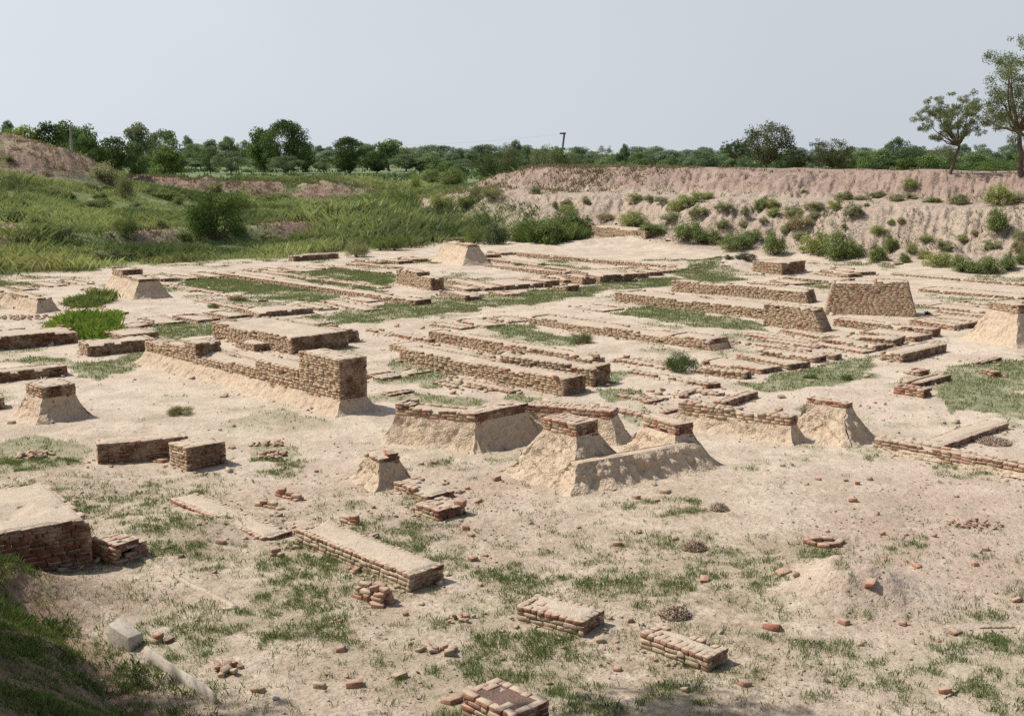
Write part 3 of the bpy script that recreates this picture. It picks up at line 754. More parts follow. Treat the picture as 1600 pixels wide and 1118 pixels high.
# --- mud sloped piers and walls, middle distance
PR('mud_pier','W1',(215,740),(385,716),(115,712),(175,945),1,.5,'brick topped mud pier with a dark sloped side near the left edge','mud pier',red=.15,expose=.24,bias=.0,amp=.02)
PR('mud_pier','W1',(575,148),(712,186),(770,167),(690,290),2,.55,'mud pier with two brick steps on top, before the tall grass on the left','mud pier',red=.12,expose=.10,steps=((0,.42,.2),),amp=.02)
PR('mud_pier','W1',(-140,185),(195,283),(240,276),(145,365),2,.4,'long mud sloped wall cut by the left edge, before the bright grass clump','mud wall',red=.1,expose=.08,amp=.02,w=.5)
PR('mud_pier','V4',(725,32),(935,68),(990,57),(940,255),2,.5,'pale mud pyramid with a flat brick top in the middle of the far row','mud pier',red=.15,expose=.10,amp=.04)
PR('mud_pier','X2',(552,335),(632,368),(716,342),(590,565),2,.5,'smallest mud pier, its broken brick top crumbling','mud pier',red=.15,expose=.13,amp=.09,omit=.08,aamp=.07)
PR('mud_pier','P',(226.5,538),(532,607-0),(570,601),(534,655),2,.62,'longest mud sloped brick wall, stepping up to a tall squared brick pillar','mud wall',red=.08,expose=.26,steps=((0,.05,.0),(.11,.235,.09,.8),(.235,.31,.25),(.62,.825,.2),(.825,1,.62)),amp=.0,w=.70,bias=.0,ap=(.84,.66,.6,.62))
PR('mud_pier','P',(617.4,634),(742.6,646),(760,640),(747,712),2,.42,'mud wall with a notched brick corner at the left of the central pit','mud wall',red=.2,expose=.17,steps=((0,.16,.07),),w=.5,amp=.03,aamp=.06)
PR('mud_pier','P',(742.6,646),(826,631),(735,640),(747,712),1,.42,'mud wall returning from the notched corner towards the back of the pit','mud wall',red=.3,expose=.17,w=.45,amp=.03,aamp=.06)
PR('mud_pier','P',(822,631),(955,642.5),(965,640),(955,700),2,.4,'red brick edged mud wall closing the back of the central pit','mud wall',red=.75,expose=.15,w=.45,amp=.02,bias=-.012)
PR('mud_pier','P',(848.7,648.7),(900.5,662.4),(956.8,659.4),(893,775),2,.62,'biggest mud pier, a sharp ridge of rough mud under a red brick cap','mud pier',red=.45,expose=.22,amp=.05,bias=-.012,aamp=.09)
PR('mud_pier','P',(1005,648),(1055.7,663),(1083,658.5),(1062,742),2,.6,'mud pier joined to the right of the biggest one, with a squared brick end','mud pier',red=.25,expose=.2,amp=.03,aamp=.07)
PR('mud_pier','P',(903,724),(1088,692),(880,716),(893,776),1,.62,'low saddle of rough mud between the two central piers','mud wall',red=.1,expose=.0,amp=.02,aamp=.10,w=.22,omit=.97,bias=.012,lump=.05)
W('brick_wall','P',(955,640),(1025,651),(1030,647),(1025,655),'row of red bricks flush with the sand behind the biggest mud pier','brick row',red=.85,bias=-.03,amp=.0)
PR('mud_pier','P',(1060,627),(1236.7,652),(1245,648),(1223,700),2,.5,'mud wall with squared tan bricks, left of the bulging mud mound','mud wall',red=.12,expose=.17,amp=.03)
PR('mud_pier','P',(1260.5,621),(1322.6,630.5),(1334.4,628),(1336,702),2,.55,'bulging mud mound capped by one course of red bricks','mud pier',red=.5,expose=.1,amp=.03,aamp=.1)
PR('mud_wall','P',(1366,688),(1640,735),(1660,728),(1600,760),2,.5,'long low row of tan bricks on a mud footing at the right edge','mud wall',red=.3,expose=.13,amp=.02,w=.34,bias=-.01)
W('brick_wall','X4',(850,305),(1237,197),(1120,174),(1237,230),'red edged flat brick slab meeting the long tan row at the right','brick slab',red=.75,bias=.0,amp=.0)
W('brick_wall','V13',(200,345),(458,380),(518,360),(458,455),'short brick wall with neat courses, lower arm of the corner right of the platform','brick wall',red=.35,bias=-.01,amp=.02)
W('brick_wall','V13',(420,352),(690,250),(590,225),(690,300),'dark red brick arm running back from the neat short wall','brick wall',red=.7,bias=-.01,amp=.04)
W('brick_wall','V13',(297,203),(425,222),(447,192),(425,262),'smallest brick block below the end of the long platform','brick block',red=.45,bias=-.02,amp=.04)
W('brick_wall','V13',(942,157),(1122,100),(1050,96),(1122,127),'low dark red brick slab on the grass at the right','brick slab',red=.7,bias=-.012,amp=.0)
W('brick_wall','V13',(965,203),(1060,225),(1092,212),(1060,272),'small cube of brick on the sand near the right edge','brick block',red=.55,bias=-.012,amp=.03)
PR('mud_pier','P',(1544.5,470),(1592,477),(1606,471),(1603,546),2,.5,'tall mud pier with a tan brick top cut by the right edge','mud pier',red=.15,expose=.24,amp=.02)
W('brick_platform','V13',(280,72),(655,-10),(65,52),(280,150),'long low brick platform lying across the ends of the footings, its side in shadow','brick platform',red=.2,amp=.02,bias=.004)
# --- the two tall walls and the right block
LW = survey('P',(960,457.7),(1194,479.5),(1004,452),(1022,478))
wall('brick_wall','wide sand topped brick wall standing in front of the back tall wall','brick wall',LW,red=.1,amp=.03)
W('brick_wall','P',(1193.8,474),(1271,482.7),(1286,480),(1255,516),'high stepped right end of the front tall wall, sloping outward','brick wall',red=.12,amp=.02,batter=(.02,.55,0,0))
W('brick_wall','P',(1049.5,438),(1258.6,454),(1282,452),(1258,474),'back one of the two tall walls, its right end dark and battered','brick wall',red=.1,amp=.04,batter=(.06,.35,0,0))
W('brick_wall','P',(1301,442),(1420,458-13),(1434,442),(1420,494.5),'biggest brick wall of the right group with a ragged face and sloping end','brick wall',red=.2,w=1.0,amp=.03,batter=(.1,.3,0,.22),steps=((.55,1,.09),))
W('brick_wall','P',(1222-46,407),(1222,411),(1253,406.5),(1222,430),'square brick block standing alone before the green bushes of the bank','brick block',red=.12,amp=.03)
W('brick_wall','V7',(340,285),(780,325),(520,262),(650,345),'low wide sand topped wall leading up to the ragged faced wall','brick wall',red=.1,amp=.03)
# --- central long walls
W('brick_wall','P',(669.6,516),(922.5,559.5),(950.8,555.7),(761,549.5),'long brick wall behind the two squared ends, its own end broken','brick wall',red=.2,amp=.06)
W('brick_wall','P',(762.7,552.4),(928,574),(958,568),(927.6,605.4),'brick wall ending in a dark squared face, second back from the mud pit','brick wall',red=.14,amp=.02)
W('brick_wall','P',(624,548),(881,592.5),(906,584.4),(880.5,619.5),'brick wall with a ragged front face and a broken squared end, nearest the mud pit','brick wall',red=.14,amp=.03)
W('brick_platform','V9',(260,368),(1110,512),(350,325),(300,425),'sandy brick platform filling the space behind the ragged front wall','brick platform',red=.15,amp=.03,w=1.0)
W('brick_wall','V9',(65,250),(600,325),(120,225),(400,325),'low crumbled wall leading to the long central wall','brick wall',red=.2,amp=.06)
W('brick_platform','V9',(60,618),(215,662),(575,580),(215,685),'flat low slab of brick between two grass patches, right of the tall pillar','brick slab',red=.25,amp=.0,bias=.004)
W('brick_wall','V9',(700,640),(1300,785),(760,628),(1000,735),'sunken line of rubbly brick in front of the ragged wall','brick row',red=.35,amp=.05,omit=.1)
W('brick_wall','V9',(270,802),(480,772),(215,782),(380,805),'thin broken brick slab behind the notched mud wall','brick slab',red=.3,amp=.02)
W('brick_wall','W3',(85,375),(1010,500),(60,345),(190,430),'longest central wall with a sandy top and stepped dark right end','brick wall',red=.14,amp=.03,batter=(.04,.55,.1,0),steps=((.80,1,.05),))
W('brick_wall','W3',(668,405),(770,420),(848,405),(770,435),'red brick stub lying on the sandy top of the longest central wall','brick block',red=.7,amp=.03,bias=-.01) if False else None
W('brick_wall','V11',(0,435),(640,538),(60,418),(300,500),'half buried brick line passing under the round green bush','brick row',red=.3,amp=.05,omit=.1)
W('brick_wall','V11',(645,537),(690,550),(770,530),(690,590),'little dark brick block right of the round green bush','brick block',red=.6,amp=.02,bias=-.01)
W('brick_wall','V11',(830,705),(1120,610),(770,680),(1110,668),'brick slab with a red top edge slanting behind the tan mud wall','brick slab',red=.5,amp=.0,bias=.0)
W('brick_wall','V11',(475,640),(590,600),(450,630),(520,648),'short dark red line of bricks beside the slanting slab','brick row',red=.6,amp=.0,bias=-.012)
W('brick_wall','V11',(110,603),(470,655),(140,588),(300,645),'red rubbly brick line crossing the sand right of the squared ends','brick row',red=.6,amp=.05,omit=.1)
W('brick_wall','V11',(190,705),(355,673),(230,690),(270,702),'thin broken curved edge of bricks on the sand above the pit','brick row',red=.3,amp=.03,bias=-.01)
W('brick_wall','V11',(335,795),(452,768),(300,780),(400,795),'thin red brick edge just above the mud wall of tan bricks','brick row',red=.6,amp=.0,bias=-.01)
# --- left block
W('brick_platform','P',(331.6,502.5),(455.9,522.5),(480,508),(331.6,526),'broad sandy brick platform behind the longest mud sloped wall','brick platform',red=.08,amp=.02,w=1.9)
W('brick_wall','P',(455.9,512),(497,520.5),(566.4,514.2),(500,541),'dark brick end of the broad platform leaning out to the right','brick wall',red=.15,amp=.04,batter=(.05,.3,0,0))
W('brick_platform','P',(367,531.6),(397.8,538.3),(471.4,529),(398,550),'low brick step between the broad platform and the longest mud sloped wall','brick platform',red=.1,amp=.02)
W('brick_wall','V1',(-300,607),(665,525),(410,468),(600,642),'long brick wall at the left edge with a shadowed red face and sandy top','brick wall',red=.5,amp=.03,w=1.5)
W('brick_wall','V1',(745,650),(1340,598),(630,615),(745,755),'narrow brick wall with a neat lit end, below the bright grass clump','brick wall',red=.12,amp=.03)
W('brick_platform','V2',(60,684),(370,645),(232,603),(370,702),'sandy slab just right of the bright grass clump','brick slab',red=.35,amp=.0)
W('brick_platform','V2',(160,607),(340,573),(200,552),(330,595),'thin sandy slab behind the one beside the bright grass clump','brick slab',red=.2,amp=.0)
W('brick_wall','W1',(-120,674),(345,629),(300,612),(345,680),'long low wall at the left edge just above the brick topped mud pier','brick wall',red=.25,amp=.02)
W('brick_wall','W1',(-100,800),(20,790),(0,770),(20,850),'short stub of wall at the left edge tucked behind the mud pier','brick wall',red=.2,amp=.02,w=.5)
for i, (v, p1, p2, q, b, lab) in enumerate([
 ('V2',(205,515),(430,572),(612,547),(430,592),'leftmost flat footing of the row with ragged red edges'),
 ('V2',(485,490),(705,550),(888,527),(705,574),'second flat footing from the left, with a ragged red left edge'),
 ('V2',(755,467),(975,517),(1158,497),(975,542),'third flat footing from the left, rubble behind it'),
 ('V3',(100,545),(243,588),(675,545),(243,634),'broad footing with the longest dark face on the left of the grassy street'),
 ('V3',(530,514),(760,555),(905,540),(760,580),'small footing right of the broad one with the long dark face'),
 ('V3',(755,487),(1150,574),(1305,555),(1150,588),'long narrow footing ending at the head of the grassy street'),
 ('V4',(760,410),(908,447),(1020,434),(908,472),'footing close to the right foot of the brick tower'),
 ('V4',(690,452),(915,502),(1040,490),(915,550),'footing in front of the brick tower, with a dark squared end'),
 ('V4',(720,352),(1090,432),(1212,417),(1090,467),'long footing running back behind the brick tower'),
 ('V4',(1110,462),(1255,492),(1328,484),(1255,512),'tiny flat footing at the street edge, farthest left of the dark ended ones'),
 ('V5',(20,627),(160,657),(292,647),(160,676),'flat sandy footing lying out on the street grass'),
 ('V5',(-300,542),(-10,602),(112,584),(-10,632),'first of the dark ended footings on the far side of the street'),
 ('V5',(-100,537),(165,580),(452,543),(165,622),'wide dark ended footing, second along the far side of the street'),
 ('V5',(300,517),(500,545),(615,533),(500,599),'third dark ended footing, behind the squat block on the street'),
 ('V5',(460,491),(663,523),(768,513),(663,564),'fourth dark ended footing along the far side of the street'),
 ('V5',(640,481),(822,511),(920,501),(822,577),'fifth dark ended footing, the tallest of the narrow ones'),
 ('V5',(740,447),(975,493),(1218,471),(975,560),'widest dark ended footing along the far side of the street'),
 ('V6',(60,347),(165,371),(260,359),(165,414),'dark ended footing just right of the widest one'),
 ('V6',(140,327),(300,356),(395,346),(300,391),'red ended footing second to the right of the widest one'),
 ('V6',(250,310),(410,345),(490,335),(410,366),'last low footing at the far end of the street row'),
 ('V6',(490,300),(570,318),(745,294),(600,357),'rubbly broken footing at the edge of the sandy heap'),
 ('V5',(565,573),(690,587),(810,577),(690,634),'squat separate block standing on the grass of the street'),
 ]):
    W('brick_footing', v, p1, p2, q, b, lab, 'brick footing', red=.3 if i < 3 else .15, amp=.03, group=GS)
W('brick_wall','V2',(815,120),(930,140),(830,108),(1010,165),'',w=.5) if False else None
W('brick_wall','P',(328.9,421.9),(649.5,469.5),(675,467),(649.5,477),'longest straight wall of the left block, dividing two lawns','brick wall',red=.2,amp=.05)
W('brick_wall','V3',(100,225),(1285,374),(600,266),(700,317),'thin straight wall between the longest left wall and the upper lawn','brick wall',red=.3,amp=.05,w=.55)
W('brick_wall','V3',(745,184),(1310,247),(1000,192),(1000,230),'thin wall along the back of the upper lawn, ending at the brick tower','brick wall',red=.2,amp=.03,w=.5)
W('brick_wall','V3',(985,152),(1395,212),(1030,142),(1200,200),'back thin wall passing left of the pale mud pyramid','brick wall',red=.2,amp=.03,w=.5)
W('brick_tower','V4',(322,290),(620,352),(712,342),(620,463),'tall brick tower with a hole in its lit face, left of the dark ended footings','brick tower',red=.1,amp=.02,steps=((0,.62,.12),))
for v, p1, p2, q, b, lab in [
 ('V2',(300,162),(390,193),(535,187),(390,219),'flat slab touching the right side of the two step mud pier'),
 ('V2',(420,157),(605,192),(742,184),(605,213),'second flat slab right of the two step mud pier'),
 ('V2',(615,137),(805,177),(942,164),(805,198),'third flat slab right of the two step mud pier, dark fronted'),
 ('V3',(235,212),(470,244),(542,233),(470,254),'thin slab at the left of the three behind the upper lawn'),
 ('V3',(405,201),(605,240),(725,216),(605,251),'middle slab of the three behind the upper lawn'),
 ('V3',(590,186),(790,214),(897,204),(790,229),'right slab of the three behind the upper lawn'),
 ('V4',(-40,187),(190,214),(300,207),(190,236),'dark fronted slab first left of the pale mud pyramid group'),
 ('V4',(185,187),(345,209),(455,197),(345,236),'dark fronted slab second in the group left of the pale mud pyramid'),
 ('V4',(330,172),(460,192),(580,182),(460,219),'slab closest to the left side of the pale mud pyramid'),
 ('V4',(1040,142),(1088,153),(1182,141),(1088,179),'dark fronted slab right of the pale mud pyramid'),
 ('V4',(1100,118),(1220,137),(1312,123),(1220,160),'farther slab beyond the dark fronted one right of the pyramid'),
 ('V4',(1040,182),(1070,189),(1116,183),(1070,230),'tiny brick cube against the right foot of the pale mud pyramid'),
 ('V1',(40,130),(200,182),(335,170),(200,190),'flat sandy slab beyond the long mud wall at the left edge'),
 ('V1',(245,115),(420,152),(580,138),(420,160),'flat sandy slab second from the left before the tall grass'),
 ('V1',(485,98),(690,130),(820,122),(690,140),'flat sandy slab left of the two step mud pier'),
 ]:
    W('brick_footing', v, p1, p2, q, b, lab, 'brick footing', red=.2, amp=.02, group=GB)
W('brick_wall','V3',(540,113),(925,84),(560,98),(925,130),'isolated brick wall with a dark face out in the tall grass','brick wall',red=.2,amp=.03,w=.5)
W('brick_wall','V5',(20,347),(820,462),(300,362),(240,402),'long dusty wall right of the pale mud pyramid','brick wall',red=.12,amp=.04,w=.6)
W('brick_wall','V5',(0,397),(660,472),(60,385),(300,462),'dusty wall in front of the one right of the pale mud pyramid','brick wall',red=.12,amp=.04,w=.5)
W('brick_wall','P',(807,392),(1047,417),(830,388),(942,412),'straight dusty wall along the front of the back lawn','brick wall',red=.15,amp=.04,w=.5)
W('brick_wall','T3',(410,697),(685,727),(745,718),(685,772),'high tan brick wall before the bushes at the back of the dig','brick wall',red=.08,amp=.03)
W('brick_wall','T3',(690,742),(790,766),(862,756),(790,783),'low brick step at the right end of the high tan back wall','brick wall',red=.1,amp=.02)
W('brick_wall','T3',(980,800),(1005,806),(1066,800),(1030,818),'dark stub half buried in the sandy rise at the back','brick block',red=.1,amp=.02)
for v, p1, p2, q, b, lab in [
 ('V7',(230,313),(450,346),(545,327),(450,363),'dark ended footing behind the two tall walls'),
 ('V7',(60,337),(360,354),(425,344),(360,365),'thin sandy footing just behind the back tall wall'),
 ('V7',(560,246),(830,284),(880,268),(830,294),'nearest of the three sandy footings right of the square block'),
 ('V7',(660,226),(905,264),(985,252),(905,292),'middle of the three sandy footings right of the square block'),
 ('V7',(750,206),(1005,247),(1095,234),(1005,277),'farthest of the three sandy footings right of the square block'),
 ('V8',(460,426),(1010,477),(500,390),(700,467),'sandy footing farthest back beside the tall right pier'),
 ('V8',(540,471),(985,517),(560,452),(800,507),'second sandy footing back beside the tall right pier'),
 ('V8',(500,506),(950,561),(560,482),(900,572),'third sandy footing back beside the tall right pier'),
 ('V8',(380,526),(805,580),(905,563),(805,622),'footing with a red squared end left of the tall right pier'),
 ('V8',(330,541),(725,593),(770,578),(725,640),'red ended footing second left of the tall right pier'),
 ('P',(1302.5,496.5),(1457.7,515),(1467.4,512),(1457.7,527),'long footing along the foot of the biggest right wall'),
 ('P',(1342.7,516),(1430.3,527),(1449,520.5),(1430.3,535),'footing with a red end above the long platform'),
 ('P',(1313,523.5),(1400.2,531),(1421.7,525.3),(1400.2,542),'footing with a deep dark end, right above the long platform'),
 ('P',(1282,531),(1369.5,540.5),(1392.5,534.5),(1369.5,549),'lowest footing of the group above the long platform'),
 ('V12',(560,193),(1035,270),(1100,247),(1035,292),'flat crumbled footing left of the long platform'),
 ('V12',(330,226),(790,302),(856,289),(790,347),'footing with a red end, first behind the grassy corner'),
 ('V12',(130,260),(615,322),(736,302),(615,372),'footing with a red end, second at the grassy corner'),
 ('P',(1150,552.5),(1232.1,569.5),(1257.7,563.3),(1232.1,578),'footing with the broadest dark end at the grassy corner'),
 ('P',(1096,563.5),(1191,577.5),(1219.4,570.5),(1191,584.5),'footing nearest the round green bush, with a broken dark end'),
 ('P',(1088,573.5),(1165.5,582.5),(1178.8,580),(1165.5,593),'frontmost footing beside the round green bush'),
 ('V12',(0,112),(560,197),(60,100),(300,172),'sandy footing line right below the stepped end of the front tall wall'),
 ('V11',(870,172),(1314,238),(900,155),(1100,222),'sandy footing line running from the longest central wall'),
 ]:
    W('brick_footing', v, p1, p2, q, b, lab, 'brick footing', red=.25, amp=.03, group=GE)
W('brick_wall','V8',(170,152),(1314,230),(700,166),(700,207),'thin dusty wall farthest back on the right, below the bank','brick wall',red=.2,amp=.04,w=.5)
W('brick_wall','V8',(410,277),(1300,357),(440,225),(700,332),'long sandy topped wall behind the tall right pier','brick wall',red=.15,amp=.04,w=1.4)
W('brick_wall','T1',(170,890),(740,855),(300,872),(600,875),'thin buried brick line showing through the tall grass on the left','brick row',red=.1,amp=.03,w=.4)

for v, p1, p2, q, b, w_, lab in [
 ('V2',(390,228),(1230,388),None,(800,318),.4,'thin broken footing line along the lower edge of the long left lawn'),
 ('V2',(670,378),(1130,455),None,(900,430),.5,'rubbly footing line above the third flat footing'),
 ('V2',(500,262),(640,300),None,(570,288),.5,'short crumbled footing on the sand left of the long lawn'),
 ('V3',(440,652),(700,692),(600,626),(600,690),None,'flat sandy footing just above the dark leaning brick end'),
 ('V3',(960,470),(1180,498),(1300,470),(1100,500),None,'pale flat footing in the grass under the longest left wall'),
 ('V4',(605,736),(880,782),(1015,770),(880,800),None,'flat sandy slab behind the start of the long central wall'),
 ('V4',(835,706),(1065,762),(1225,738),(1065,780),None,'flat sandy slab right beside the small central lawn'),
 ('V4',(1115,682),(1314,715),(1250,668),(1250,718),None,'pale flat slab beyond the small central lawn'),
 ('V5',(20,852),(190,890),(345,868),(190,903),None,'sandy slab at the near edge of the street path'),
 ('V5',(745,766),(1000,802),(1230,770),(1000,812),None,'pale slab between the street and the lawn of the front tall wall'),
 ('V6',(380,242),(485,252),(565,236),(485,264),None,'tiny pale slab on the back lawn'),
 ('V6',(770,256),(930,270),(960,255),(880,278),None,'thin pale slab at the right end of the back lawn'),
 ('V6',(0,322),(130,346),(60,310),(70,345),None,'narrow footing between two dark ended ones at the street'),
 ('V11',(30,332),(350,388),None,(200,378),.35,'low footing line beside the flat red brick slab'),
 ('V11',(520,602),(770,640),None,(650,632),.3,'short footing line just above the tan mud wall'),
 ('V10',(1000,640),(1290,690),None,(1150,685),.35,'thin footing line in the sand above the mud saddle'),
 ('V12',(150,158),(640,236),None,(400,212),.4,'sandy footing line between the longest central wall and the grassy corner'),
 ('V8',(760,388),(1005,412),None,(880,412),.5,'short sandy footing behind the tall right pier'),
 ('V1',(1065,494),(1314,462),None,(1200,485),.5,'thin cross footing beside the small bright grass patch'),
 ('V1',(555,348),(890,392),None,(700,385),1.0,'low sandy footing just behind the bright tall grass clump'),
 ('V9',(640,690),(960,760),None,(800,745),.4,'crumbled footing line beside the flat low slab'),
 ('W3',(520,590),(800,640),None,(660,628),.4,'footing line left of the round green bush, nearly buried'),
 ('W4',(60,440),(280,480),None,(170,478),.5,'buried footing at the foot of the stepped wall end'),
 ('V7',(1000,130),(1310,170),None,(1150,165),.5,'thin footing under the green bushes at the back right'),
 ]:
    W('brick_footing', v, p1, p2, q, b, lab, 'brick footing', w=w_, red=.25, amp=.03, group='low half buried brick footings')

# ------------------------------------------------------------------ smaller pieces
def at3(v, p):
    q = sight(*pix(v, p)); return np.array([q[0], q[1], gz(*q)])
def pile(name, label, cat, v, p, n, rx, ry, hz, red=.6, size=1.0, flat_=False, seed=0):
    """a heap of broken bricks, each piece its own part"""
    c = at3(v, p); t = empty(name, c, label, cat)
    rs = np.random.default_rng(seed+5); rx *= .6; ry *= .6; hz *= .62
    for i in range(n):
        r = math.sqrt(i/max(1, n)); an = i*2.4+rs.uniform(-.4, .4)
        x, y = r*rx*math.cos(an), r*ry*math.sin(an)
        ly = hz*max(0, 1-r*1.1)
        BB = Bricks(); size_ = size*.62; ln = rs.uniform(.06, .135)*size_
        BB.add((0, 0, 0), rs.uniform(0, 3.1), (ln, rs.uniform(.055, .075)*size_, rs.uniform(.03, .042)*size_), brick_col(red))
        o = link('brick', BB.mesh('brick', True, .006, .12, M_BROKEN), t)
        g = gz(c[0]+x, c[1]+y)-c[2]
        o.location = (x, y, g+.025+ly*rs.uniform(.4, 1.0)); o.rotation_euler = (rs.uniform(-.3, .3), rs.uniform(-.3, .3), 0)
    WALLS.append((t, None, c[:2])); return t
def stack(label, v, p, layers, ang, red=.7, cat='brick stack'):
    c = at3(v, p); t = empty('brick_stack', c, label, cat); ca, sa = math.cos(ang), math.sin(ang)
    z = 0.0
    for k, lay in enumerate(layers):
        for (x, y, r, ln) in lay:
            BB = Bricks(); BB.add((0, 0, 0), 0, (ln*.31, .043, .025), brick_col(red))
            o = link('brick', BB.mesh('brick', True, .005, 0, M_BROKEN), t)
            o.location = (.62*(x*ca-y*sa), .62*(x*sa+y*ca), z+.023+rng.normal(0, .003)); o.rotation_euler = (rng.normal(0, .05), rng.normal(0, .05), ang+r)
        z += .052
    WALLS.append((t, None, c[:2])); return t
stack('ragged stack of broken red bricks beside the end of the sand topped wall','Y2',(575,330),
  [[(-.26,.0,0,.27),(.02,.02,.1,.27),(.28,-.02,1.5,.27),(-.2,.18,.05,.27),(.1,.2,0,.27),(.36,.2,.2,.25)],
   [(-.24,.02,.15,.27),(.05,.0,1.6,.26),(.27,.0,.1,.27),(-.18,.2,1.5,.25),(.12,.2,.1,.27),(.4,.18,.3,.2)],
   [(-.26,.05,1.5,.25),(-.02,-.01,.1,.27),(.30,.04,.3,.24),(.0,.22,.2,.27),(.3,.24,1.2,.2)],
   [(-.18,.1,.3,.25),(.12,.06,.9,.2),(.33,.14,-.2,.26),(.08,.27,.1,.27)]], ADIR+.1)
stack('loose red bricks two courses high at the bend of the sand topped wall','X2',(485,715),
  [[(-.2,0,0,.27),(.1,0,.1,.27),(-.15,.16,0,.25)],[(.12,.0,.15,.26),(-.2,.08,.1,.27)],[(.14,.0,.25,.22)]], ADIR+.15)
stack('broken row of red brick lumps above the sand topped wall','X2',(170,585),
  [[(-.34,.0,.1,.25),(-.1,.02,1.5,.25),(.1,.0,.2,.27),(.36,-.02,1.4,.26)],[(-.32,.02,.2,.27),(-.02,.03,.1,.25),(.27,.0,.05,.27)],[(-.25,.0,.2,.2)]], ADIR+.2)
stack('half sunk line of red brick lumps below the broken row','X2',(70,635),
  [[(-.36,.0,.1,.25),(-.1,.02,.5,.22),(.14,.0,.2,.27),(.36,.02,1.0,.2)],[(.1,.02,.1,.25),(-.2,0,.6,.2)]], ADIR+.2)
stack('pair of broken bricks on the grass left of the ragged red stack','Y2',(100,100),[[(0,0,.2,.26),(.1,-.12,.8,.14)],[(0,.02,.3,.24)]], .3, .6)
stack('two dark red bricks lying beside the concrete block','Y1',(835,545),[[(-.1,0,.9,.2),(.1,-.02,.8,.2)],[(-.08,.04,.9,.16)]], .2, .8)
stack('ring of flat bricks on the dirt mound','X4',(290,825),
  [[(-.28,.05,-1.2,.27),(-.1,-.16,-.55,.27),(.17,-.14,-.1,.27),(.38,.02,.6,.27),(.2,.26,-.5,.27),(-.08,.28,.1,.27),(-.3,.22,.6,.22)]], .2, .75, 'brick ring')
pile('rubble_heap','heap of flat pale stones on the green turf at the left','rubble heap','X1',(180,365),26,.55,.45,.12,.25,.9,seed=1)
pile('rubble_heap','heap of red brick lumps on the sand right of the L shaped wall','rubble heap','X2',(85,370),26,.42,.5,.12,.6,.8,seed=2)
pile('rubble_heap','loose cluster of reddish bricks between the L shaped wall and the longest mud wall','rubble heap','X2',(60,310),14,.6,.35,.04,.7,.75,seed=3)
pile('rubble_heap','little heap of stones at the right edge of the concrete kerb','rubble heap','Y1',(1170,690),10,.22,.3,.06,.35,.85,seed=4)
pile('rubble_heap','short line of brick lumps in the grass below the sand topped wall','rubble heap','Y2',(920,590),7,.42,.12,.03,.6,.8,seed=5)
pile('rubble_heap','scatter of brick bits right of the sand topped wall end','rubble heap','Y2',(1045,425),9,.35,.22,.02,.5,.55,seed=6)
pile('rubble_heap','scatter of red brick bits on the pink gravel at the far right','rubble heap','X4',(1060,725),30,.75,.4,.02,.85,.5,seed=7)
pile('rubble_heap','rubble spilling along the foot of the long mud wall at the left edge','rubble heap','V1',(150,420),60,2.6,.9,.05,.2,1.0,seed=8)
pile('rubble_heap','rubble heap at the foot of the two step mud pier, on its left','rubble heap','V1',(760,180),20,.5,.8,.15,.2,1.1,seed=9)
pile('rubble_heap','small heap of bricks on the dusty wall before the back lawn','rubble heap','V5',(415,325),10,.6,.4,.2,.3,1.4,seed=10)
